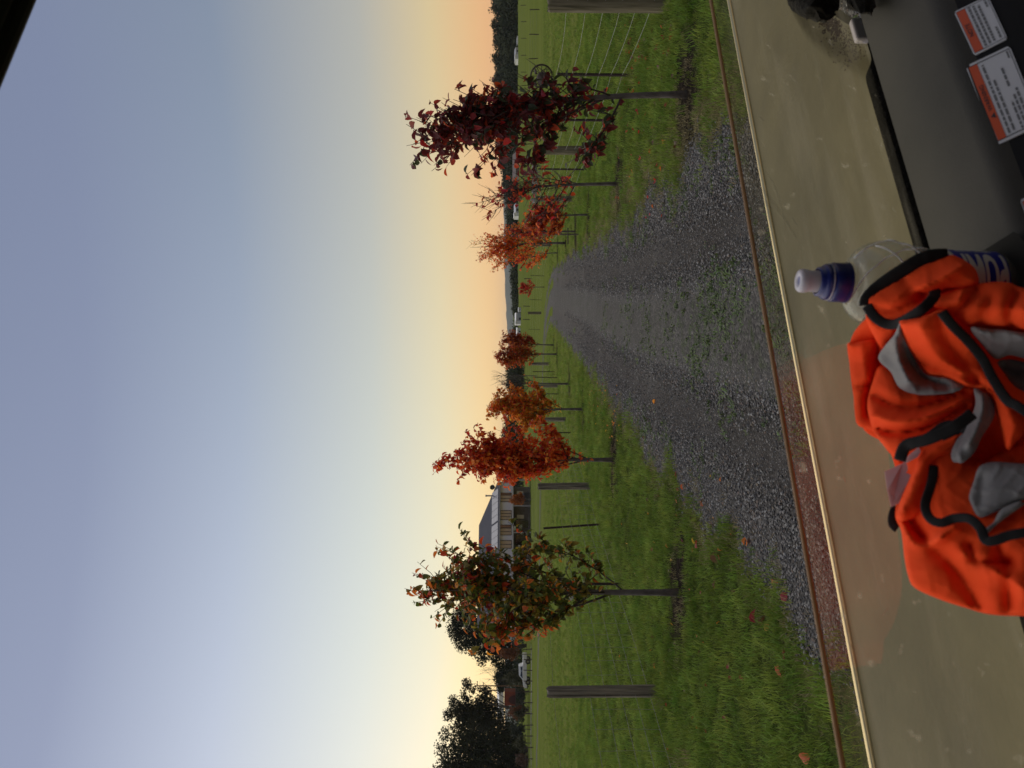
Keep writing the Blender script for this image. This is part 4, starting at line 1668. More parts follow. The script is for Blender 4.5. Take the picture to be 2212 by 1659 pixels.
for a in (-1, 1):
    mb = MB()
    mb.tube([(a * w_ * .62, -.18, .1), (-a * .1, 0, zb * .6)], .04, 5)
    mb.build('brace', legm, tank)

pole_m = M('power_pole_timber', (.16, .085, .045), .85, var=(.20, .11, .06), scale=2)
for (py, top, d, lab) in ((1482, 1026, 150, 'taller timber power pole with two cross arms against the glowing sky'), (1492, 1044, 168, 'shorter timber power pole behind the taller one')):
    q = G((829.5 - py) / 1660 * d, d)
    H = EYE + (1106 - top) / 1660 * d - q.z
    pr = empty('power_pole', q, lab, 'power pole')
    mb = MB()
    mb.tube([(0, 0, -.5), (.02, 0, H)], [.17, .11], 8)
    mb.build('pole', pole_m, pr)
    for k, zz in enumerate((H - .5, H - 1.7)):
        mb = MB()
        mb.box((0, -.14, zz), (2.0 - .5 * k, .1, .12))
        arm = mb.build('cross_arm', pole_m, pr)
        for xx in (-.85, -.3, .3, .85):
            mb = MB()
            mb.lathe([(.04, 0), (.06, .08), (.03, .2)], 6, mat=Matrix.Translation((xx * (1 - .25 * k), -.14, zz + .06)))
            mb.build('insulator', trim_m, arm)

paint = M('ute_white_paint', (.62, .64, .66), .3, spec=.5)
tyre = M('tyre_rubber', (.015, .015, .015), .85)
rimm = M('alloy_rim', (.25, .25, .26), .4, metal=.6)
d = 120
up = G((829.5 - 1448) / 1660 * d, d)
ute = empty('parked_ute', up, 'white four wheel drive ute parked on the driveway beyond the left paddock', 'ute', None, math.radians(4))
SL = [(-2.45, .55), (-2.42, .95), (-2.25, 1.08), (-1.25, 1.2), (-.55, 1.78), (.75, 1.82), (.95, 1.18), (2.5, 1.18), (2.52, .55)]
mb = MB()
n = len(SL)
for y in (-.88, .88):
    ins = [(x, y * (1 if z < 1.25 else .84), z) for x, z in SL]
    mb.v += ins
mb.f += [tuple(range(n)), tuple(reversed(range(n, 2 * n)))] + [(k, n + k, n + (k + 1) % n, (k + 1) % n) for k in range(n)]
mb.mi += [0] * (n + 2)
mb.build('body', paint, ute, bevel=.05)
for nm, pts in (('side_window', [(-1.0, 1.24), (-.5, 1.68), (.1, 1.70), (.1, 1.24)]), ('side_window', [(.16, 1.24), (.16, 1.70), (.68, 1.71), (.8, 1.24)])):
    for sgn in (-1, 1):
        mb = MB()
        o_ = [(x, sgn * (.885 - .14 * (z - 1.24) / .5), z) for x, z in pts]
        mb.add(o_ + [(x, y - sgn * .03, z) for x, y, z in o_], [(0, 1, 2, 3), (4, 7, 6, 5), (0, 4, 5, 1), (1, 5, 6, 2), (2, 6, 7, 3), (3, 7, 4, 0)])
        mb.build(nm, glass_m, ute)
for x in (-1.6, 1.55):
    for y in (-.86, .86):
        mb = MB()
        mb.lathe([(.20, -.12), (.36, -.12), (.39, -.08), (.39, .08), (.36, .12), (.20, .12)], 20, mat=Matrix.Translation((x, y, .39)) @ Matrix.Rotation(PI / 2, 4, 'X'))
        wh = mb.build('wheel', tyre, ute)
        mb = MB()
        for k in range(5):
            a = k * 2 * PI / 5
            mb.box((x + .11 * math.cos(a), y, .39 + .11 * math.sin(a)), (.24, .2, .06), rot=Matrix.Rotation(-a, 3, 'Y'))
        mb.build('rim', rimm, wh)
mb = MB()
mb.box((-2.47, 0, .52), (.12, 1.7, .22))
mb.build('bumper', dark_m, ute, bevel=.03)
for y in (-.68, .68):
    mb = MB()
    mb.box((-2.42, y, .9), (.1, .32, .16))
    mb.build('headlight', rimm, ute, bevel=.03)
mb = MB()
mb.box((-.85, -.98, 1.3), (.1, .2, .16))
mb.build('mirror', dark_m, ute, bevel=.02)
# driveway strip in front of the house garden
drive_m = M('driveway_gravel', (.16, .15, .14), .9, var=(.22, .21, .20), scale=1.5, coord='World')
mb = MB()
a, b = at(1147, 1395, 112), at(1148, 1760, 110)
for k in range(20):
    q0, q1 = a.lerp(b, k / 20), a.lerp(b, (k + 1) / 20)
    mb.poly([(q0.x, q0.y - 1.6, gz(q0.x, q0.y - 1.6) + .05), (q0.x, q0.y + 1.8, gz(q0.x, q0.y + 1.8) + .05), (q1.x, q1.y + 1.8, gz(q1.x, q1.y + 1.8) + .05), (q1.x, q1.y - 1.6, gz(q1.x, q1.y - 1.6) + .05)])
o = mb.build('driveway', drive_m)
o['kind'] = 'structure'

# ------------------------------------------------------------------ sheep and the old wheeled implement in the right paddock
wool = M('grey_wool', (.20, .19, .17), .95, var=(.29, .28, .25), scale=9, bump=.6, bscale=30)
wool_dark = M('dark_wool', (.035, .03, .027), .95, var=(.06, .05, .045), scale=9)


def sheep(p, rz, mat, label, grazing=True, s=1.0):
    hd = [(.50, 0, .62), (.66, 0, .52), (.78, 0, .30), (.86, 0, .14)] if grazing else [(.50, 0, .74), (.62, 0, .88), (.72, 0, .98), (.86, 0, .93)]
    verts = [(-.02, 0, .66), (-.40, 0, .64), (-.52, 0, .56), (.34, 0, .64)] + hd
    rad = [(.27, .29), (.24, .26), (.10, .10), (.24, .25), (.15, .15), (.10, .10), (.085, .085), (.05, .05)]
    edges = [(0, 1), (1, 2), (0, 3), (3, 4), (4, 5), (5, 6), (6, 7)]
    for root_i, x in ((1, -.38), (3, .34)):
        for y in (-.13, .13):
            i = len(verts)
            verts += [(x, y, .42), (x - .03 if x < 0 else x + .01, y, .22), (x, y, .02)]
            rad += [(.085, .085), (.04, .04), (.035, .035)]
            edges += [(root_i, i), (i, i + 1), (i + 1, i + 2)]
    me = bpy.data.meshes.new('sheep')
    me.from_pydata(verts, edges, [])
    me.materials.append(mat)
    o = bpy.data.objects.new('sheep', me)
    COL.objects.link(o)
    md = o.modifiers.new('skin', 'SKIN')
    sv = me.skin_vertices[0].data if len(me.skin_vertices) else None
    if sv is None:
        bm = bmesh.new()
        bm.from_mesh(me)
        bm.verts.layers.skin.verify()
        bm.to_mesh(me)
        bm.free()
        sv = me.skin_vertices[0].data
    for v, r in zip(sv, rad):
        v.radius = r
    sv[0].use_root = True
    ss = o.modifiers.new('subdivision', 'SUBSURF')
    ss.levels = ss.render_levels = 2
    o.location = p
    o.rotation_euler = (0, 0, rz)
    o.scale = (s,) * 3
    tag(o, label, 'sheep', 'grey sheep grazing in the right paddock')
    mb = MB()
    hx, hz_ = hd[2][0], hd[2][2]
    for y in (-.10, .10):
        mb.box((hx - .04, y, hz_ + .06), (.05, .12, .03), rot=Matrix.Rotation(y * 3, 3, 'X'))
    mb.build('ears', mat, o)
    return o


for px, py, d, rz, m_, lab, g in ((1166, 364, 80, .25, wool, 'pale grey sheep grazing on its own between the maroon tree and the bare one', True), (1166, 389, 78, 2.4, wool, 'grey sheep grazing behind the thin whips of the nearly bare tree', True),
                                  (1163, 402, 82, 3.5, wool_dark, 'dark faced brown sheep beside the grey ones', True), (1165, 411, 80, 2.9, wool, 'grey sheep behind the bare twigs at the left end of the group', True), (1160, 433, 84, 1.2, wool, 'grey sheep standing with its head up above the small scarlet tree', False)):
    x = (829.5 - py) / 1660 * d
    sheep(G(x, d), rz, m_, lab, g)

iron = M('old_rusty_iron', (.03, .021, .018), .8, var=(.055, .038, .03), scale=6)
d = 35.0
ip = gnd(1196, 168)
imp = empty('horse_drawn_implement', ip, 'old horse drawn farm implement with iron spoked wheels beyond the right fence', 'farm implement', None, math.radians(62))
imp.scale = (1.3, 1.3, 1.3)


def iron_wheel(name, R, wdt, ns, mat4, th=.035):
    mb = MB()
    mb.lathe([(R - th, -wdt), (R, -wdt), (R, wdt), (R - th, wdt), (R - th, -wdt)], 36, mat=mat4)
    w = mb.build(name, iron, imp)
    for k in range(ns):
        a = 2 * PI * k / ns
        mb = MB()
        mb.tube([mat4 @ Vector((.05 * math.cos(a), .05 * math.sin(a), .05 * (-1) ** k)), mat4 @ Vector(((R - .02) * math.cos(a), (R - .02) * math.sin(a), 0))], .015, 5)
        mb.build('spoke', iron, w)
    mb = MB()
    mb.lathe([(.03, -.14), (.085, -.12), (.11, 0), (.085, .12), (.03, .14)], 14, mat=mat4, close=True)
    mb.build('hub', iron, w)


ax = Matrix.Rotation(PI / 2, 4, 'Y')
iron_wheel('wheel', .46, .07, 12, Matrix.Translation((.62, 0, .46)) @ ax, .06)
iron_wheel('small_wheel', .30, .03, 8, Matrix.Translation((-.55, -.1, .30)) @ ax, .018)
mb = MB()
mb.lathe([(.07, -1.35), (.24, -1.25), (.24, -.5), (.15, -.25), (.09, .0)], 16, mat=Matrix.Translation((.6, 0, .43)) @ ax, close=True)
mb.build('drum', iron, imp, smooth=True)
mb = MB()
mb.tube([(.2, .1, .55), (-.6, .7, .5), (-1.2, 1.4, .1)], .035, 6)
mb.build('draw_bar', iron, imp)
mb = MB()
mb.box((-.1, .2, .72), (1.2, .09, .07))
mb.box((-.1, -.25, .72), (1.2, .09, .07))
mb.build('frame', iron, imp)
mb = MB()
mb.tube([(.35, 0, .6), (.3, .3, .95), (.28, .36, 1.0)], .02, 5)
mb.build('lever', iron, imp)

# ------------------------------------------------------------------ the utility vehicle we look out of
TH = math.radians(26.5)
CT, ST_ = math.cos(TH), math.sin(TH)
car = empty('utility_vehicle', (0, 0, 0), 'dusty khaki utility vehicle seen from its own seat, with clear half windscreen', 'vehicle', None, TH)


def vdir(px, py):
    x, z = ray(px, py)
    return Vector((x * CT + ST_, -x * ST_ + CT, z))


EYEV = Vector((0, 0, EYE))


def on_plane(px, py, p0, n):
    dv = vdir(px, py)
    return EYEV + dv * ((Vector(p0) - EYEV).dot(n) / dv.dot(n))


khaki = M('khaki_dusty_paint', (.082, .070, .031), .62, var=(.160, .137, .066), scale=2.6, bump=.05, bscale=90, spec=.22, detail=8)
dash_m = M('textured_dash_plastic', (.019, .019, .017), .62, var=(.038, .036, .031), scale=4, detail=8, bump=.35, bscale=420, bdist=.0012, spec=.35)
rubber = M('black_rubber', (.008, .0075, .007), .8, var=(.018, .016, .013), scale=30, bump=.5, bscale=70, spec=.15)
black_m = M('matt_black', (.008, .008, .008), .8, spec=.2)

# bonnet
YR, YF = .808, 1.287


def bonnet_right(y):            # right hand outline of the bonnet at each y
    return float(np.interp(y, [.80, .861, .93, 1.0, 1.3], [.985, 1.096, 1.24, 1.5, 2.1]))


def bonnet_z(x, y):
    z = 1.012 - .027 * (y - YR) / (YF - YR)
    cr = float(np.interp(y, [.80, .895, .962, 1.05, 1.3], [.92, 1.086, 1.236, 1.6, 2.7]))     # crease of the low ledge at the corner
    k = max(0, min(1, (x - cr + .035) / .05))
    return z - .018 * k * k * (3 - 2 * k)


ysb = list(np.linspace(YR, YF, 40))
rows = []
for y in ysb:
    xr = bonnet_right(y)
    rows.append([(-1.3 + (xr + 1.3) * (1 - (1 - j / 90) ** 1.6), y) for j in range(91)])
v, f = [], []
for r in rows:
    v += [(x, y, bonnet_z(x, y)) for x, y in r]
RN = .011
for k in range(1, 9):
    a = k / 8 * PI / 2
    v += [(x, YF + RN * math.sin(a), bonnet_z(x, YF) - RN * (1 - math.cos(a))) for x, _ in rows[-1]]
v += [(x, YF + .05, .70) for x, _ in rows[-1]]
nr = len(ysb) + 9
for i in range(nr - 1):
    for j in range(90):
        f.append((i * 91 + j, i * 91 + j + 1, (i + 1) * 91 + j + 1, (i + 1) * 91 + j))
mb = MB()
mb.add(v, f)
# turned down rear and corner edges
rim = [v[j] for j in range(91)]
low = [(x, y, z - .03) for x, y, z in rim]
mb2 = MB()
mb2.add(rim + low, [(j, 91 + j, 91 + j + 1, j + 1) for j in range(90)])
mb2.build('bonnet_seal', rubber, car)
mb3 = MB()
mb3.tube([(x, YF + .004, bonnet_z(x, YF) + .0010) for x, _ in rows[-1]], .0062, 12)
mb3.build('bonnet_edge_highlight', M('highlight_metal', (.74, .62, .37), .38, metal=1.0), car, smooth=True)  # metal bead added to draw the bright highlight along the bonnet's front edge
rim = [v[i * 91 + 90] for i in range(len(ysb))]
low = [(x - .004, y - .004, z - .02) for x, y, z in rim]
n = len(rim)
mb.add(rim + low, [(j, j + 1, n + j + 1, n + j) for j in range(n - 1)])
mb.build('bonnet', khaki, car, smooth=True)
# crumbs of dirt lying on the ledge
dirt_m = M('dry_dirt', (.035, .020, .012), .95, var=(.07, .045, .028), scale=60)
mb = MB()
R_ = random.Random(4)
for _ in range(900):
    t = R_.random() ** .8
    x = .965 + t * .21
    y = .832 + t * .078 + R_.gauss(0, .011)
    if x > bonnet_right(y) - .004:
        continue
    s = R_.uniform(.0006, .0030) * R_.uniform(.6, 1) * (1.5 if t > .55 else .8)
    z = bonnet_z(x, y)
    a = R_.uniform(0, 6)
    mb.add([(x + s * math.cos(a), y + s * math.sin(a), z), (x + s * math.cos(a + 2.1), y + s * math.sin(a + 2.1), z), (x + s * math.cos(a + 4.2), y + s * math.sin(a + 4.2), z), (x, y, z + s * .9)], [(0, 1, 3), (1, 2, 3), (2, 0, 3)])
o = mb.build('dirt_crumbs', dirt_m, car)
o['kind'] = 'stuff'

# black cowl and seal under the rear edge of the bonnet, pale bracket, rubber boot and pillar
mb = MB()
mb.box((.30, .792, .955), (1.36, .06, .03))
mb.tube([(-1.2, .800, .987), (.55, .800, .985), (.985, .792, .978)], .010, 6)
mb.build('cowl_seal', black_m, car)
mb = MB()
q = on_plane(1858, 66, (0, .80, 0), Vector((0, 1, 0)))
mb.box(q, (.045, .012, .022))
mb.build('pale_bracket', M('pale_bracket_paint', (.42, .39, .40), .6), car, bevel=.003)


def lump(name, pts, mat, seed, sub=2, amp=.006):
    bm = bmesh.new()
    for p in pts:
        bm.verts.new(p)
    bmesh.ops.convex_hull(bm, input=bm.verts[:])
    junk = [v_ for v_ in bm.verts if not v_.link_faces]
    bmesh.ops.delete(bm, geom=junk, context='VERTS')
    bmesh.ops.triangulate(bm, faces=bm.faces[:])
    bmesh.ops.subdivide_edges(bm, edges=bm.edges[:], cuts=2, use_grid_fill=True, smooth=.12)
    R2 = random.Random(seed)
    for v_ in bm.verts:
        v_.co += Vector((R2.gauss(0, amp), R2.gauss(0, amp), R2.gauss(0, amp))) * .5
    me_ = bpy.data.meshes.new(name)
    bm.to_mesh(me_)
    bm.free()
    me_.materials.append(mat)
    return obj(name, me_, car)


def vp(px, py, y):
    return on_plane(px, py, (0, y, 0), Vector((0, 1, 0)))


lump('pillar_boot', [vp(1702, 8, 0.760), vp(1700, -30, 0.750), vp(1712, 26, 0.740), vp(1744, 40, 0.730), vp(1778, 46, 0.720), vp(1800, 34, 0.720), vp(1812, 10, 0.720), vp(1812, -50, 0.730), vp(1702, -70, 0.820), vp(1760, -80, 0.820), vp(1790, 30, 0.800), vp(1730, 20, 0.820), vp(1752, 14, 0.695), vp(1770, -20, 0.690)], rubber, 3, amp=.0042)
lump('wiring_boot', [vp(1826, 10, 0.690), vp(1862, 26, 0.670), vp(1880, 30, 0.670), vp(1894, 8, 0.670), vp(1890, -40, 0.670), vp(1830, -40, 0.690), vp(1860, 22, 0.710), vp(1885, 16, 0.700)], rubber, 6, amp=.0035)
mb = MB()
mb.tube([(1.30, .90, .95), (1.31, .86, 1.15), (1.30, .52, 1.94), (1.29, .40, 1.99)], .028, 12)
mb.tube([(-.95, .90, .85), (-.95, .86, 1.15), (-.95, .52, 1.94), (-.95, .40, 1.99)], .028, 12)
mb.build('roof_pillars', black_m, car, smooth=True)
mb = MB()
mb.box((.18, -.36, 2.005), (2.5, 1.66, .05))
mb.tube([(-1.05, .483, 1.998), (1.42, .483, 1.998)], .018, 8)
mb.build('roof', black_m, car, bevel=.01)
# out of view: seat and rear panel, added to darken the windscreen reflection
mb = MB()
mb.box((.42, -.42, .98), (1.62, .14, .72), rot=Matrix.Rotation(math.radians(-12), 3, 'X'))
mb.box((.42, -.16, .60), (1.62, .50, .14))
mb.build('bench_seat', rubber, car, bevel=.04)
mb = MB()
mb.box((.50, -1.16, 1.45), (1.75, .03, 1.10))
mb.build('rear_reflection_blocker', black_m, car)

# dashboard: flat top tray, rounded near edge, sloping face
DS = .935          # the dash stands a little nearer and higher than the bonnet's rear edge


def near(y, z):
    return y * DS, EYE + (z - EYE) * DS


mb = MB()
prof = [(.792, .93), (.792, 1.000), (.786, 1.006), (.70, 1.006), (.66, 1.004), (.648, 1.001), (.640, .994), (.634, .986)]
xs_ = list(np.linspace(-1.05, 1.28, 60))
v = [(x, *near(y, z)) for y, z in prof for x in xs_]
f = [(i * 60 + j, i * 60 + j + 1, (i + 1) * 60 + j + 1, (i + 1) * 60 + j) for i in range(len(prof) - 1) for j in range(59)]
mb.add(v, f)
dash = mb.build('dashboard', dash_m, car, smooth=True)
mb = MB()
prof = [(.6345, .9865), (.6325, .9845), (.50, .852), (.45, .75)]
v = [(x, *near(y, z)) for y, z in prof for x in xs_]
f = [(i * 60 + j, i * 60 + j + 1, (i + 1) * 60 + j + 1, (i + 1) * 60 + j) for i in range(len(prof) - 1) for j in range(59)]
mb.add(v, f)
mb.build('dash_face', M('shaded_dash_plastic', (.007, .0075, .010), .7, bump=.2, bscale=420, bdist=.001, spec=.2), dash, smooth=True)  # near-black colour carries the shade below the overhanging tray edge
# flat black patch laid on the tray next to the bottle
mb = MB()
cor = [(2066, 578), (2190, 500), (2204, 508), (2235, 560), (2240, 640), (2100, 600)]
top = [on_plane(a, b, (0, *near(.7, 1.008)), Vector((0, 0, 1))) for a, b in cor]
mb.poly(top)
mb.build('tray_black_patch', black_m, dash)

# warning labels on the sloping face
FP, FN = Vector((0, *near(.634, .986))), Vector((0, -1, 1)).normalized()
lab_white = M('label_white', (.50, .52, .58), .45, spec=.4)
lab_orange = M('label_orange', (.50, .075, .02), .45, spec=.4)
lab_ink = M('label_ink', (.02, .02, .025), .6)
lab_grey = M('label_small_print', (.13, .135, .15), .6)


def text_geo(body, bold=0.0):
    cu = bpy.data.curves.new('text', 'FONT')
    cu.body = body
    cu.size = 1.0
    cu.offset = bold
    cu.resolution_u = 3
    to = bpy.data.objects.new('text', cu)
    COL.objects.link(to)
    dg = bpy.context.evaluated_depsgraph_get()
    me_ = to.evaluated_get(dg).to_mesh()
    vs_ = np.array([v_.co[:2] for v_ in me_.vertices])
    fs = [tuple(p.vertices) for p in me_.polygons]
    to.evaluated_get(dg).to_mesh_clear()
    bpy.data.objects.remove(to)
    lo_, hi_ = vs_.min(0), vs_.max(0)
    return (vs_ - lo_) / (hi_ - lo_), fs


def sticker(corners, band, text, lines, label, tri=False):
    TL, TR, BR, BL = [on_plane(a, b, FP, FN) + FN * .0012 for a, b in corners]

    def P(s, t, up=0.0):
        return TL * (1 - s) * (1 - t) + TR * s * (1 - t) + BR * s * t + BL * (1 - s) * t + FN * up

    mb = MB()

    def rect(s0, s1, t0, t1, m, up):
        mb.poly([P(s0, t1, up), P(s1, t1, up), P(s1, t0, up), P(s0, t0, up)], m)
    c = .045
    body = [P(c, 1), P(1 - c, 1), P(1, 1 - c), P(1, c), P(1 - c, 0), P(c, 0), P(0, c), P(0, 1 - c)]
    mb.poly(body, 0)
    mb.add(body + [q - FN * .0014 for q in body], [(k, 8 + k, 8 + (k + 1) % 8, (k + 1) % 8) for k in range(8)], 0)
    rect(.035, .965, .05, band, 1, .0003)
    # thin printed border line
    for a in ((.03, .97, .035, .045), (.03, .97, .955, .968), (.03, .04, .045, .955), (.96, .97, .045, .955)):
        rect(*a, 2, .0003)
    vs_, fs = text_geo(text, .012)
    w0, w1 = (.38, .70) if tri else (.36, .64)
    h0, h1 = .05 + (band - .05) * .76, .05 + (band - .05) * .24
    mb.add([P(w0 + (w1 - w0) * x, h0 + (h1 - h0) * y, .0006) for x, y in vs_], fs, 2)
    if tri:
        mb.poly([P(.28, h0, .0006), P(.345, h0, .0006), P(.3125, h1, .0006)], 2)
    R3 = random.Random(int(corners[0][0]))
    for (s0, s1, t0, t1) in lines:
        x = s0
        while x < s1:
            w = min(R3.uniform(.03, .09), s1 - x)
            rect(x, x + w, t0, t1, 3, .0003)
            x += w + .014
    o = mb.build('warning_label', [lab_white, lab_orange, lab_ink, lab_grey], dash)
    o['label'] = label
    return o


sticker([(2106, 121), (2062, 27), (2135, -9), (2178, 84)], .30, 'NOTE', [(.06, .95, .37, .44), (.07, .93, .50, .57), (.08, .90, .63, .70), (.08, .32, .82, .88), (.78, .94, .84, .90)], 'smaller warning label with an orange band, upper right on the dash')
sticker([(2156, 314), (2087, 144), (2182, 99), (2251, 269)], .24, 'WARNING', [(.06, .92, .31, .36), (.07, .70, .42, .47), (.05, .38, .60, .65), (.07, .44, .69, .74), (.07, .5, .78, .83), (.55, .80, .66, .71), (.86, .95, .88, .92)], 'larger warning label with an orange band and triangle', True)
sticker([(2275, 600), (2203, 434), (2300, 390), (2372, 556)], .24, 'WARNING', [(.1, .9, .4, .46)], 'third orange banded label, only its corner in view')

# windscreen: thick clear polycarbonate half screen, leaning back, edge glowing brown
gl = bpy.data.materials.new('dusty_polycarbonate')
gl.use_nodes = True
t = gl.node_tree
L = t.links.new
for nd in list(t.nodes):
    if nd.type == 'BSDF_PRINCIPLED':
        t.nodes.remove(nd)
tr = t.nodes.new('ShaderNodeBsdfTransparent')
tr.inputs[0].default_value = (.86, .84, .74, 1)
gs = t.nodes.new('ShaderNodeBsdfGlossy')
gs.inputs['Roughness'].default_value = .045
gs.inputs[0].default_value = (1, 1, 1, 1)
fr = t.nodes.new('ShaderNodeFresnel')
fr.inputs[0].default_value = 1.68
m1 = t.nodes.new('ShaderNodeMixShader')
L(fr.outputs[0], m1.inputs[0])
L(tr.outputs[0], m1.inputs[1])
L(gs.outputs[0], m1.inputs[2])
df = t.nodes.new('ShaderNodeBsdfDiffuse')
df.inputs[0].default_value = (.50, .46, .34, 1)
tl = t.nodes.new('ShaderNodeBsdfTranslucent')
tl.inputs[0].default_value = (.50, .46, .34, 1)
dmx = t.nodes.new('ShaderNodeMixShader')
dmx.inputs[0].default_value = .5
L(df.outputs[0], dmx.inputs[1])
L(tl.outputs[0], dmx.inputs[2])
tcn = t.nodes.new('ShaderNodeTexCoord')
mp = t.nodes.new('ShaderNodeMapping')
mp.inputs['Rotation'].default_value = (0, math.radians(35), 0)
mp.inputs['Scale'].default_value = (3, 3, 26)
L(tcn.outputs['Object'], mp.inputs[0])
n1 = t.nodes.new('ShaderNodeTexNoise')
n1.inputs['Scale'].default_value = 1.6
n1.inputs['Detail'].default_value = 6
L(mp.outputs[0], n1.inputs['Vector'])
n2 = t.nodes.new('ShaderNodeTexNoise')
n2.inputs['Scale'].default_value = 55
n2.inputs['Detail'].default_value = 2
L(tcn.outputs['Object'], n2.inputs['Vector'])
r1 = t.nodes.new('ShaderNodeValToRGB')
r1.color_ramp.elements[0].position = .5
r1.color_ramp.elements[0].color = (.048, .048, .048, 1)
r1.color_ramp.elements[1].position = .72
r1.color_ramp.elements[1].color = (.22, .22, .22, 1)
L(n1.outputs['Fac'], r1.inputs[0])
r2 = t.nodes.new('ShaderNodeValToRGB')
r2.color_ramp.elements[0].position = .665
r2.color_ramp.elements[0].color = (0, 0, 0, 1)
r2.color_ramp.elements[1].position = .76
r2.color_ramp.elements[1].color = (.45, .45, .45, 1)
L(n2.outputs['Fac'], r2.inputs[0])
ad = t.nodes.new('ShaderNodeMath')
ad.operation = 'ADD'
L(r1.outputs[0], ad.inputs[0])
L(r2.outputs[0], ad.inputs[1])
m2 = t.nodes.new('ShaderNodeMixShader')
L(ad.outputs[0], m2.inputs[0])
L(m1.outputs[0], m2.inputs[1])
L(dmx.outputs[0], m2.inputs[2])
L(m2.outputs[0], t.nodes['Material Output'].inputs[0])

WT, WB = Vector((0, .716, 1.254)), Vector((0, .801, 1.004))
wn = Vector((0, (WT - WB).z, -(WT - WB).y)).normalized()          # forward
if wn.y < 0:
    wn = -wn
mb = MB()
x0, x1 = -.95, 1.24
wdir = (WT - WB).normalized()
mb.poly([WB + Vector((x0, 0, 0)), WB + Vector((x1, 0, 0)), WT + Vector((x1, 0, 0)) - wdir * .004, WT + Vector((x0, 0, 0)) - wdir * .004])
ws = mb.build('windscreen', gl, car)
edge_m = M('polycarbonate_cut_edge', (.34, .20, .085), .5, var=(.42, .26, .13), scale=8, transl=.35, spec=.5)
mb = MB()
mb.tube([WT + Vector((x0, 0, 0)), WT + Vector((x1, 0, 0))], .0025, 8)
mb.build('windscreen_edge', edge_m, ws, smooth=True)

# pale scratches on the inside of the screen
sm = bpy.data.materials.new('scratch_haze')
sm.use_nodes = True
t = sm.node_tree
p_ = t.nodes['Principled BSDF']
p_.inputs['Base Color'].default_value = (.62, .60, .50, 1)
p_.inputs['Roughness'].default_value = .9
p_.inputs['Alpha'].default_value = .17
for line, wd in (([(1588, 322), (1632, 388), (1684, 456), (1726, 522)], 7), ([(1600, 352), (1640, 418), (1668, 452)], 9), ([(1654, 368), (1674, 402), (1690, 452), (1698, 498)], 3), ([(1712, 470), (1722, 486)], 3), ([(1640, 250), (1652, 262)], 3), ([(1905, 1330), (1920, 1312)], 4), ([(1838, 1392), (1846, 1404)], 4), ([(1822, 1030), (1828, 1042)], 4)):
    mb = MB()
    n_ = len(line) * 4
    P_ = [Vector((*q_, 0)) for q_ in line]
    P_ = smooth_path([(a, b) for a, b in line], 4)
    e_ = []
    for i, q_ in enumerate(P_):
        d_ = (P_[min(i + 1, len(P_) - 1)] - P_[max(i - 1, 0)]).normalized()
        w_ = wd * math.sin(PI * (i + .35) / (len(P_) - .3)) * .5 + .4
        e_.append([on_plane(q_.x - d_.y * w_ * s_, q_.y + d_.x * w_ * s_, WT - wn * .0012, wn) for s_ in (-1, 1)])
    for (a, b), (c, d) in zip(e_[:-1], e_[1:]):
        mb.poly([a, b, d, c])
    mb.build('scratch', sm, ws)

# ------------------------------------------------------------------ water bottle standing on the dash tray
b0 = at(2155, 626, .775)
b1 = at(1724, 606, .775)
za = (b1 - b0).normalized()
ya = Vector((b0.x, b0.y, 0)).normalized()
ya = (ya - za * ya.dot(za)).normalized()
xa = ya.cross(za)
BM = Matrix(((xa.x, ya.x, za.x, b0.x), (xa.y, ya.y, za.y, b0.y), (xa.z, ya.z, za.z, b0.z), (0, 0, 0, 1)))
bot = empty('water_bottle', b0, 'clear plastic sports water bottle with navy cap and blue label, leaning behind the orange vest', 'bottle')
bot.matrix_world = BM
S = (b1 - b0).length / .225
Q = S * 1.10
pet = bpy.data.materials.new('clear_bottle_plastic')
pet.use_nodes = True
t = pet.node_tree
L = t.links.new
t.nodes.remove(t.nodes['Principled BSDF'])
tr = t.nodes.new('ShaderNodeBsdfTransparent')
tr.inputs[0].default_value = (.86, .88, .88, 1)
gs = t.nodes.new('ShaderNodeBsdfGlossy')
gs.inputs['Roughness'].default_value = .06
lw = t.nodes.new('ShaderNodeFresnel')
lw.inputs[0].default_value = 1.5
bp = t.nodes.new('ShaderNodeBump')
bp.inputs['Strength'].default_value = .4
bp.inputs['Distance'].default_value = .004
nz = t.nodes.new('ShaderNodeTexNoise')
nz.inputs['Scale'].default_value = 38
nz.inputs['Distortion'].default_value = 1.2
tcn = t.nodes.new('ShaderNodeTexCoord')
L(tcn.outputs['Object'], nz.inputs['Vector'])
L(nz.outputs['Fac'], bp.inputs['Height'])
L(bp.outputs[0], gs.inputs['Normal'])
L(bp.outputs[0], lw.inputs['Normal'])
m1 = t.nodes.new('ShaderNodeMixShader')
gb = t.nodes.new('ShaderNodeNewGeometry')
inv = t.nodes.new('ShaderNodeMath')
inv.operation = 'SUBTRACT'
inv.inputs[0].default_value = 1.0
L(gb.outputs['Backfacing'], inv.inputs[1])
fm = t.nodes.new('ShaderNodeMath')
fm.operation = 'MULTIPLY'
L(lw.outputs[0], fm.inputs[0])
L(inv.outputs[0], fm.inputs[1])
L(fm.outputs[0], m1.inputs[0])
L(tr.outputs[0], m1.inputs[1])
L(gs.outputs[0], m1.inputs[2])
df = t.nodes.new('ShaderNodeBsdfDiffuse')
df.inputs[0].default_value = (.55, .62, .60, 1)
m2 = t.nodes.new('ShaderNodeMixShader')
m2.inputs[0].default_value = .13
L(m1.outputs[0], m2.inputs[1])
L(df.outputs[0], m2.inputs[2])
L(m2.outputs[0], t.nodes['Material Output'].inputs[0])

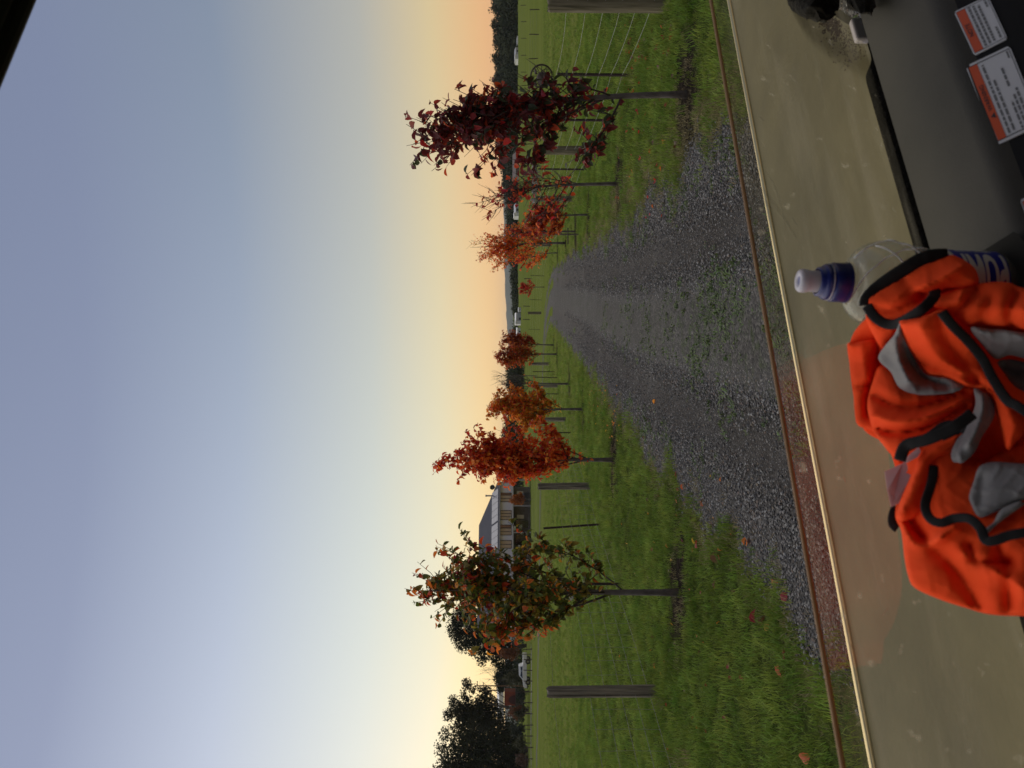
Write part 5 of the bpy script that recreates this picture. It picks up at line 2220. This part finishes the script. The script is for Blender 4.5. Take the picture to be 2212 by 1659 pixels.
prof = [(.0, .004), (.026, .002), (.033, .0), (.0365, .005), (.0378, .012), (.0375, .073), (.0365, .078), (.0362, .083)]
for k in range(13):
    f_ = k / 12
    z = .086 + f_ * .042
    prof.append((.0375 + .0070 * f_ + .0011 * math.sin(f_ * PI * 7), z))
for k in range(1, 11):
    a = k / 10 * PI / 2
    prof.append((.0195 + .0250 * math.cos(a) ** .85, .128 + .038 * math.sin(a)))
prof += [(.0190, .170), (.0192, .172)]
mb = MB()
mb.lathe([(r * Q, z * S) for r, z in prof], 40)
# spiral grip ribs across the shoulder
o = mb.build('bottle_body', pet, bot, smooth=True)
mb = MB()
for ph in range(5):
    path = []
    for k in range(26):
        f_ = k / 25
        a = ph * 2 * PI / 5 + f_ * 2.1
        z = .088 + f_ * .062
        r = float(np.interp(z, [q[1] for q in prof], [q[0] for q in prof])) + .0004
        path.append(Vector((r * Q * math.cos(a), r * Q * math.sin(a), z * S)))
    mb.tube(path, .0008, 5)
mb.build('grip_ribs', M('highlight_rib_plastic', (.55, .56, .58), .12, spec=.9), o, smooth=True)  # opaque, whiter ribs: their highlights are put into the colour
navy = M('navy_cap_plastic', (.010, .017, .14), .35, spec=.5)
clear_w = M('milky_spout_plastic', (.58, .58, .66), .35, transl=.35)
mb = MB()
cap = [(.0195, .172), (.0200, .173), (.0200, .187), (.0192, .189), (.0180, .190), (.0182, .1925), (.0182, .1955), (.0165, .198), (.0150, .199), (.0150, .203), (.0128, .204)]
mb.lathe([(r * Q, z * S) for r, z in cap], 32)
mb.lathe([(.0205 * Q, .1705 * S), (.0208 * Q, .172 * S), (.0205 * Q, .1735 * S)], 32)
capo = mb.build('bottle_cap', navy, bot, smooth=True)
mb = MB()
mb.lathe([(r * Q, z * S) for r, z in [(.0186, .1908), (.0192, .1915), (.0186, .1922)]], 32)
mb.lathe([(r * Q, z * S) for r, z in [(.0112, .203), (.0108, .212), (.0112, .214), (.0120, .217), (.0120, .222), (.0106, .2245), (.0060, .2248), (.0045, .2235)]], 28)
mb.build('spout', clear_w, capo, smooth=True)
mb = MB()
mb.lathe([(r * Q, z * S) for r, z in [(.0045, .2236), (.0, .2234)]], 16)
mb.build('spout_hole', navy, capo)
lab_blue = M('bottle_label_blue', (.012, .020, .30), .35, spec=.4)
lab_wht = M('bottle_label_white', (.62, .62, .58), .4, spec=.4)
RL = .0381


def cyl(phi, z, dr=0.0):
    return Vector(((RL + dr) * Q * math.sin(phi), -(RL + dr) * Q * math.cos(phi), z * S))


mb = MB()
for m_, za_, zb_ in ((0, .012, .066), (1, .0664, .0715), (0, .0718, .073)):
    n = 48
    for k in range(n):
        p0, p1 = -PI * .98 + 2 * PI * .98 * k / n, -PI * .98 + 2 * PI * .98 * (k + 1) / n
        mb.poly([cyl(p0, za_), cyl(p1, za_), cyl(p1, zb_), cyl(p0, zb_)], m_)


def bent_text(mb, body, z0, z1, ph_base, ph_top, m, bold, dr=.0003):
    vs_, fs = text_geo(body, bold)
    bm = bmesh.new()
    bv = [bm.verts.new((x, y, 0)) for x, y in vs_]
    for f_ in fs:
        try:
            bm.faces.new([bv[i] for i in f_])
        except ValueError:
            pass
    bmesh.ops.triangulate(bm, faces=bm.faces[:])
    for _ in range(3):
        long_ = [e for e in bm.edges if abs(e.verts[0].co.y - e.verts[1].co.y) * abs(ph_top - ph_base) > .14]
        if not long_:
            break
        bmesh.ops.subdivide_edges(bm, edges=long_, cuts=1)
        bmesh.ops.triangulate(bm, faces=[f_ for f_ in bm.faces if len(f_.verts) > 3])
    bm.verts.index_update()
    vv = [cyl(ph_base + (ph_top - ph_base) * v_.co.y, z0 + (z1 - z0) * v_.co.x, dr) for v_ in bm.verts]
    mb.add(vv, [tuple(v_.index for v_ in f_.verts) for f_ in bm.faces], m)
    bm.free()


bent_text(mb, 'PUMP', .0135, .0655, math.radians(62), math.radians(-18), 1, .035)
bent_text(mb, 'SPRING WATER', .021, .0605, math.radians(81), math.radians(69), 1, .012)
mb.build('bottle_label', [lab_blue, lab_wht], bot)

# ------------------------------------------------------------------ crumpled high visibility vest heaped on the dash
def c2(x, y):
    return (1566.1 + x * .29292, 486.0 + y * .29292)


def c3(x, y):
    return (1566.1 + x * .29292, 918.1 + y * .29292)


def vest_point(px, py, off):
    """on the leaning heap: a sheet lying back against the windscreen, off metres nearer the seat"""
    c = float(np.interp(px, [1700, 1830, 2000, 2212, 2400], [.715, .700, .655, .605, .57]))
    dv = vdir(px, py)
    p = EYEV + dv * (c / dv.y)
    toward = (EYEV - p).normalized()
    k_ = max(0.0, min(1.0, (790 - py) / 130))
    p = p + toward * (off + .088 * k_ * k_ * (3 - 2 * k_))
    return Vector((p.x * CT - p.y * ST_, p.x * ST_ + p.y * CT, p.z))


VC = vest_point(2090, 930, 0)
vest = empty('hi_vis_vest', VC, 'crumpled bright orange safety vest with grey reflective tape, heaped on the dash', 'vest')
orange_m = M('hi_vis_orange_cloth', (.98, .078, .016), .85, var=(.99, .098, .020), scale=18, bump=.25, bscale=900, bdist=.001, spec=.15, transl=.18)
tape_m = M('reflective_grey_tape', (.155, .155, .162), .5, var=(.19, .19, .197), scale=20, bump=.2, bscale=700, bdist=.0008, spec=.35)
bind_m = M('charcoal_binding', (.012, .012, .013), .8, var=(.020, .020, .022), scale=40, spec=.2)
care_m = M('white_care_label', (.55, .40, .42), .5, transl=.5)


def dens(pts, closed, st=7.0):
    out = []
    P = [Vector((a, b)) for a, b in pts]
    n = len(P)
    rng_ = range(n if closed else n - 1)
    for i in rng_:
        a, b = P[i], P[(i + 1) % n]
        if closed:
            p0, p3 = P[i - 1], P[(i + 2) % n]
        else:
            p0, p3 = P[max(i - 1, 0)], P[min(i + 2, n - 1)]
        k = max(1, int((b - a).length / st))
        for j in range(k):
            t = j / k
            out.append(.5 * ((2 * a) + (b - p0) * t + (2 * p0 - 5 * a + 4 * b - p3) * t * t + (3 * a - p0 - 3 * b + p3) * t ** 3))
    if not closed:
        out.append(P[-1])
    return out


def seg_dist(X, Y, pts, closed):
    best = np.full(X.shape, 1e9)
    n = len(pts)
    for i in range(n if closed else n - 1):
        ax_, ay_ = pts[i]
        bx_, by_ = pts[(i + 1) % n]
        dx, dy = bx_ - ax_, by_ - ay_
        l2 = dx * dx + dy * dy + 1e-9
        t = np.clip(((X - ax_) * dx + (Y - ay_) * dy) / l2, 0, 1)
        best = np.minimum(best, np.hypot(X - ax_ - t * dx, Y - ay_ - t * dy))
    return best


def inside(X, Y, pts):
    c = np.zeros(X.shape, bool)
    n = len(pts)
    for i in range(n):
        x0, y0 = pts[i]
        x1, y1 = pts[(i + 1) % n]
        m = ((y0 > Y) != (y1 > Y)) & (X < (x1 - x0) * (Y - y0) / (y1 - y0 + 1e-12) + x0)
        c ^= m
    return c


def fold_sheet(mb, outline, base, H, W, folds=(), m=0, slope=(0, 0), skirt=.03, st=6.0):
    """one bulging piece of cloth: rounded rim, ridges and valleys along given lines"""
    O = [(p.x, p.y) for p in dens(outline, True)]
    xs_ = np.array([p[0] for p in O])
    ys_ = np.array([p[1] for p in O])
    gxx, gyy = np.meshgrid(np.arange(xs_.min(), xs_.max(), st), np.arange(ys_.min(), ys_.max(), st))
    gxx, gyy = gxx.ravel() + rng.uniform(-.4, .4, gxx.size), gyy.ravel() + rng.uniform(-.4, .4, gyy.size)
    ins = inside(gxx, gyy, O) & (seg_dist(gxx, gyy, O, True) > st * .55)
    px_, py_ = gxx[ins], gyy[ins]
    pts2 = [Vector(p) for p in O] + [Vector((a, b)) for a, b in zip(px_, py_)]
    n = len(O)
    vv, _e, ff, *_ = delaunay_2d_cdt(pts2, [], [list(range(n))], 1, 1e-5)
    X = np.array([p.x for p in vv])
    Y = np.array([p.y for p in vv])
    D = seg_dist(X, Y, O, True)
    cx_, cy_ = xs_.mean(), ys_.mean()
    h = base + H * (.42 * np.sqrt(np.clip(1 - (1 - np.clip(D / min(7.0, W), 0, 1)) ** 2, 0, 1)) + .68 * (1 - np.exp(-D / (1.1 * W))))
    h += slope[0] * (X - cx_) / 100 + slope[1] * (Y - cy_) / 100
    damp = np.clip(D / 9, 0, 1)
    for line, a, w in folds:
        ll = [(p.x, p.y) for p in dens(line, False)]
        d = seg_dist(X, Y, ll, False)
        h += damp * a * 1.35 * (.45 * np.exp(-(d / w) ** 2) + .55 * np.exp(-d / (w * .6)))
    wx, wy = X + 14 * np.sin(Y * .047 + 1.3), Y + 12 * np.sin(X * .041)
    msk = .5 + .5 * np.sin(X * .021 + 1) * np.sin(Y * .027 + .4)
    h += damp * msk * .0024 * (1 - np.abs(np.sin(wx * .075 + wy * .018))) ** 3 + damp * (1 - msk) * .0020 * (1 - np.abs(np.sin(wy * .085 - wx * .026 + .7))) ** 4
    P = [vest_point(a, b, c) - VC for a, b, c in zip(X, Y, h)]
    mb.add(P, [tuple(f_) for f_ in ff], m)
    # the rim turns back and under
    i0 = len(mb.v)
    B = [vest_point(a, b, float(c) - skirt) - VC for (a, b), c in zip(O, h[:n])]
    top_ = [vest_point(a, b, float(c)) - VC for (a, b), c in zip(O, h[:n])]
    mb.add(top_ + B, [(k, n + k, n + (k + 1) % n, (k + 1) % n) for k in range(n)], m)


def band(line, base, width, mat, name, thick=.0016, lift=.0):
    P2 = dens(line, False, 5)
    L_, R2, = [], []
    pts3 = [vest_point(p.x, p.y, b) - VC for p, b in zip(P2, np.interp(np.linspace(0, 1, len(P2)), np.linspace(0, 1, len(base)), base))]
    mb = MB()
    n = len(pts3)
    for i, p in enumerate(pts3):
        t = (pts3[min(i + 1, n - 1)] - pts3[max(i - 1, 0)]).normalized()
        view = (Vector((0, 0, EYE)) - (p + VC)).normalized()
        s = t.cross(view).normalized()
        nn = s.cross(t).normalized()
        if nn.dot(view) < 0:
            nn = -nn
        w = width / 2
        for a, b in ((-1, 0), (-.7, .8), (0, 1.15), (.7, .8), (1, 0), (0, -.8)):
            mb.v.append(tuple(p + s * (a * w) + nn * (b * w * .15)))
    for i in range(n - 1):
        for j in range(6):
            mb.f.append((i * 6 + j, i * 6 + (j + 1) % 6, (i + 1) * 6 + (j + 1) % 6, (i + 1) * 6 + j))
            mb.mi.append(0)
    mb.f += [tuple(range(5, -1, -1)), tuple((n - 1) * 6 + j for j in range(6))]
    mb.mi += [0, 0]
    return mb.build(name, mat, vest, smooth=True)


cl = MB()
# under layer, filling the whole heap
fold_sheet(cl, [c2(920, 900), c2(1090, 640), c2(1450, 300), c2(1720, 300), c2(1850, 520), c2(2205, 520), (2330, 640), (2330, 1320), c3(2150, 1380), c3(1700, 1290), c3(1420, 1150), c3(1330, 800), c3(1300, 500), c2(1200, 1640), c2(1000, 1460)], -.022, .012, 30, st=9, skirt=.075)
# left flap standing against the windscreen
fold_sheet(cl, [c2(903, 880), c2(950, 868), c2(1110, 842), c2(1190, 880), c2(1250, 1000), c2(1240, 1240), c2(1230, 1560), c2(1225, 1690), c2(1100, 1530), c2(985, 1480), c2(960, 1400), c2(945, 1200), c2(922, 1040)], .0, .012, 16,
           [([c2(1130, 850), c2(1120, 1050), c2(1060, 1250), c2(1060, 1400)], -.012, 10), ([c2(960, 1190), c2(1060, 1180)], -.006, 6), ([c2(1010, 900), c2(1040, 1100)], .006, 16)])
# big lower lobe
fold_sheet(cl, [c2(1150, 1560), c3(1180, 90), c3(1270, 240), c3(1330, 300), c3(1262, 600), c3(1262, 700), c3(1300, 780), c3(1325, 980), c3(1352, 1110), c3(1400, 1200), c3(1580, 1285), c3(1780, 1350), c3(1960, 1398), c3(2220, 1410), (2330, 1330), (2330, 1000), c3(2000, 300), c3(1700, 60)], .0, .045, 90,
           [([c3(1350, 420), c3(1330, 640), c3(1480, 860)], -.016, 16), ([c3(1300, 690), c3(1420, 880), c3(1600, 830)], .008, 14), ([c3(1500, 880), c3(1640, 1000), c3(1780, 1180), c3(1890, 1390)], -.010, 26), ([c3(1800, 900), c3(1860, 1000), c3(2100, 1010)], -.012, 14), ([c3(1780, 950), c3(1960, 1050), c3(2200, 1200)], .010, 22), ([c3(2010, 900), c3(2080, 1100), c3(2100, 1380)], -.008, 16), ([c3(1690, 760), c3(1560, 850), c3(1480, 880)], .012, 16)])
# bulge under the tape in the middle
fold_sheet(cl, [c2(1135, 1040), c2(1250, 1060), c2(1420, 1190), c2(1640, 1240), c2(1780, 1180), c2(1860, 1210), c2(1850, 1330), c2(1780, 1450), c2(1620, 1560), c2(1420, 1660), c2(1330, 1700), c2(1290, 1760), c2(1265, 1730), c2(1120, 1560), c2(1062, 1410), c2(1052, 1300), c2(1085, 1170)], .012, .028, 40,
           [([c2(1100, 1250), c2(1250, 1330), c2(1420, 1345), c2(1600, 1300), c2(1780, 1230)], -.012, 12), ([c2(1110, 1500), c2(1300, 1530), c2(1520, 1480), c2(1780, 1330)], -.014, 10), ([c2(1090, 1400), c2(1280, 1450), c2(1500, 1420), c2(1760, 1300)], .008, 14)])
# dark pocket on the right and lower roll
fold_sheet(cl, [c3(1540, 420), c3(1700, 270), c3(1900, 260), c3(2100, 160), c3(2205, 40), (2330, 960), (2330, 1090), c3(2100, 640), c3(1900, 700), c3(1700, 620), c3(1560, 520)], .008, .016, 30, [([c3(1560, 480), c3(1700, 560), c3(1830, 560)], .012, 16), ([c3(1640, 380), c3(1720, 330)], -.01, 12)])
fold_sheet(cl, [c3(1640, 690), c3(1700, 620), c3(1760, 560), c3(1830, 590), c3(1880, 680), c3(1890, 760), c3(1850, 740), c3(1790, 700), c3(1700, 690)], .026, .018, 20)
fold_sheet(cl, [c3(1440, 180), c3(1560, 90), c3(1700, 30), c3(1830, -60), c3(1850, 20), c3(1700, 180), c3(1570, 270), c3(1540, 330), c3(1530, 440), c3(1480, 560), c3(1460, 640), c3(1400, 690), c3(1300, 720), c3(1264, 690), c3(1290, 560), c3(1390, 330)], .018, .026, 22, [([c3(1440, 260), c3(1380, 470), c3(1300, 660)], .006, 12)])
# right bulge over the bottle
fold_sheet(cl, [c2(1560, 520), c2(1700, 470), c2(1835, 440), c2(1985, 418), c2(2100, 425), c2(2210, 465), (2330, 640), (2330, 740), c2(2150, 785), c2(1990, 765), c2(1820, 755), c2(1640, 640), c2(1530, 600)], .010, .034, 50,
           [([c2(1870, 450), c2(1800, 560), c2(1700, 640)], -.010, 14), ([c2(1760, 480), c2(1720, 580)], .008, 12), ([c2(1960, 560), c2(1900, 690), c2(1870, 750)], -.008, 18), ([c2(2150, 520), c2(2100, 640), c2(2120, 760)], -.010, 16)])
# armhole flap above, orange inside its dark binding
fold_sheet(cl, [c2(1045, 570), c2(1070, 520), c2(1200, 440), c2(1400, 320), c2(1640, 225), c2(1720, 235), c2(1800, 280), c2(1855, 335), c2(1872, 430), c2(1790, 462), c2(1620, 472), c2(1520, 560), c2(1440, 640), c2(1340, 700), c2(1240, 730), c2(1150, 715), c2(1080, 650)], .012, .022, 26,
           [([c2(1300, 380), c2(1380, 470), c2(1470, 520)], -.007, 18), ([c2(1420, 480), c2(1560, 420), c2(1760, 300)], .010, 14), ([c2(1440, 510), c2(1620, 470)], -.010, 9), ([c2(1120, 640), c2(1300, 610), c2(1440, 540)], -.012, 18)])
fold_sheet(cl, [c2(1040, 640), c2(1090, 690), c2(1180, 735), c2(1265, 752), c2(1270, 770), c2(1210, 850), c2(1160, 915), c2(1100, 820), c2(1050, 720)], .012, .012, 16)
# the long diagonal roll across the front
fold_sheet(cl, [c2(1285, 712), c2(1380, 688), c2(1500, 660), c2(1602, 622), c2(1660, 680), c2(1740, 780), c2(1880, 930), c2(1990, 1130), c2(2110, 1250), c2(2215, 1400), c3(2215, 60), c3(2160, 120), c2(2085, 1660), c2(2035, 1500), c2(1960, 1270), c2(1860, 1205), c2(1760, 1188), c2(1640, 1130), c2(1500, 1105), c2(1440, 1040), c2(1350, 900), c2(1310, 800)], .034, .030, 40,
           [([c2(1600, 640), c2(1600, 760), c2(1700, 950), c2(1850, 1120)], -.008, 16), ([c2(1460, 1030), c2(1600, 1060), c2(1800, 1130), c2(1980, 1230)], -.006, 10), ([c2(1450, 760), c2(1560, 960), c2(1760, 1100)], .008, 22)])
# strip of orange under the small tape pieces
fold_sheet(cl, [c2(1560, 1560), c2(1800, 1400), c2(1850, 1330), c2(1830, 1480), c2(1700, 1690), c2(1500, 1740)], .022, .012, 12)
cl.build('vest_cloth', orange_m, vest, smooth=True)

for nm, ol, base, H, W, fo in (
        ('tape', [c2(1288, 722), c2(1300, 770), c2(1345, 890), c2(1440, 1045), c2(1500, 1108), c2(1640, 1133), c2(1765, 1190), c2(1740, 1215), c2(1640, 1245), c2(1430, 1252), c2(1290, 1200), c2(1225, 1085), c2(1145, 1010), c2(1135, 960), c2(1190, 880), c2(1255, 800)], .041, .004, 8, [([c2(1250, 830), c2(1290, 1000), c2(1360, 1150)], .010, 16), ([c2(1320, 880), c2(1440, 1100), c2(1640, 1180)], -.007, 12)]),
        ('tape', [c2(1815, 757), c2(1990, 768), c2(2150, 786), (2330, 740), (2330, 800), c2(2215, 985), c2(2100, 960), c2(2000, 990), c2(1900, 885)], .034, .004, 8, [([c2(1900, 800), c2(2050, 860), c2(2200, 850)], .006, 20)]),
        ('tape', [c2(2010, 1010), c2(2100, 990), c2(2215, 1010), (2330, 800), (2330, 900), c2(2210, 1230), c2(2120, 1170), c2(2060, 1090)], .020, .004, 8, [([c2(2060, 1040), c2(2180, 1090)], -.006, 10)]),
        ('tape', [c2(1838, 1205), c2(1900, 1225), c2(1960, 1265), c2(1992, 1370), c2(1970, 1450), c2(1900, 1560), c2(1840, 1680), c2(1740, 1760), c2(1700, 1690), c2(1770, 1520), c2(1830, 1390), c2(1850, 1300)], .044, .004, 8, [([c2(1900, 1260), c2(1890, 1420), c2(1800, 1620)], .006, 9)]),
        ('tape', [c3(1760, 60), c3(1840, 80), c3(1800, 180), c3(1750, 265), c3(1690, 275), c3(1668, 220), c3(1700, 130)], .040, .004, 8, []),
        ('tape', [c3(1880, 305), c3(2000, 272), c3(2215, 285), (2330, 1000), (2330, 1060), c3(2215, 550), c3(2060, 610), c3(1885, 682), c3(1815, 580), c3(1802, 520), c3(1835, 420)], .042, .005, 8, [([c3(1900, 400), c3(1880, 600)], -.003, 18)]),
        ('tape', [c3(2180, 560), c3(2215, 580), c3(2080, 680), c3(1990, 750), c3(1920, 820), c3(1915, 770), c3(1980, 720), c3(2040, 620)], .048, .004, 8, [])):
    mb = MB()
    fold_sheet(mb, ol, base, H, W, fo, skirt=.012, st=5)
    mb.build('reflective_tape', tape_m, vest, smooth=True)

BW = .0105
band([c2(1045, 590), c2(1050, 545), c2(1130, 460), c2(1300, 340), c2(1480, 238), c2(1640, 222)], [.020, .022, .026, .028, .026, .016], 0.0122, bind_m, 'binding')
band([c2(1545, 480), c2(1548, 520), c2(1490, 590), c2(1400, 660), c2(1270, 728), c2(1180, 725), c2(1100, 670), c2(1048, 595)], [.030, .036, .038, .037, .034, .030, .026, .022], 0.0092, bind_m, 'binding')
band([c2(1600, 640), c2(1680, 740), c2(1790, 850), c2(1900, 985), c2(1975, 1130)], [.062, .064, .066, .066, .060], 0.0079, bind_m, 'binding')
band([c2(1975, 1130), c2(2080, 1290), c2(2150, 1330), (2240, 905)], [.060, .062, .060, .054], 0.0079, bind_m, 'binding')
band([c3(1290, 262), c2(1340, 1625), c2(1500, 1580), c2(1690, 1490), c2(1830, 1390)], [.048, .058, .062, .064, .062], 0.0098, bind_m, 'binding')
band([c3(1330, 170), c3(1500, 90), c3(1640, 0), c2(1800, 1500)], [.036, .036, .040, .042], 0.0079, bind_m, 'binding')
band([c3(1275, 765), c3(1240, 735), c3(1240, 670), c3(1265, 600)], [-.002, .0, .0, -.002], 0.0079, bind_m, 'binding')
band([c3(1545, 300), c3(1525, 430), c3(1478, 590), c3(1515, 690), c3(1600, 722), c3(1690, 690), c3(1800, 690), c3(1885, 760), c3(1925, 850), c3(2000, 850), c3(2100, 815), (2230, 1148)], [.036, .038, .046, .052, .053, .053, .056, .056, .058, .058, .058, .056], 0.0073, bind_m, 'binding')
band([c3(1570, 250), c3(1640, 130), c3(1740, 30), c2(1830, 1550)], [.030, .034, .038, .040], 0.0079, bind_m, 'binding')
mb = MB()
for pts, off in (([c3(1180, 345), c3(1310, 285), c3(1425, 235), c3(1380, 380), c3(1292, 575), c3(1228, 606), c3(1200, 480)], .012), ([c3(1312, 272), c3(1370, 215), c3(1430, 165), c3(1446, 195), c3(1425, 235), c3(1340, 282)], .034)):
    q = [vest_point(a, b, off + .002 * k) - VC for k, (a, b) in enumerate(pts)]
    mb.poly(q)
    mb.poly([p - Vector((0, -.0008, 0)) for p in reversed(q)])
mb.build('care_label', care_m, vest)

# ------------------------------------------------------------------ evening air
hm = bpy.data.materials.new('evening_haze')
hm.use_nodes = True
t = hm.node_tree
t.nodes.remove(t.nodes['Principled BSDF'])
pv = t.nodes.new('ShaderNodeVolumePrincipled')
pv.inputs['Color'].default_value = (.80, .86, .95, 1)
pv.inputs['Density'].default_value = .00008
t.links.new(pv.outputs[0], t.nodes['Material Output'].inputs['Volume'])
mb = MB()
mb.box((0, 2080, 17.5), (7200, 4300, 57))
hz_o = mb.build('haze', hm)
hz_o['kind'] = 'stuff'
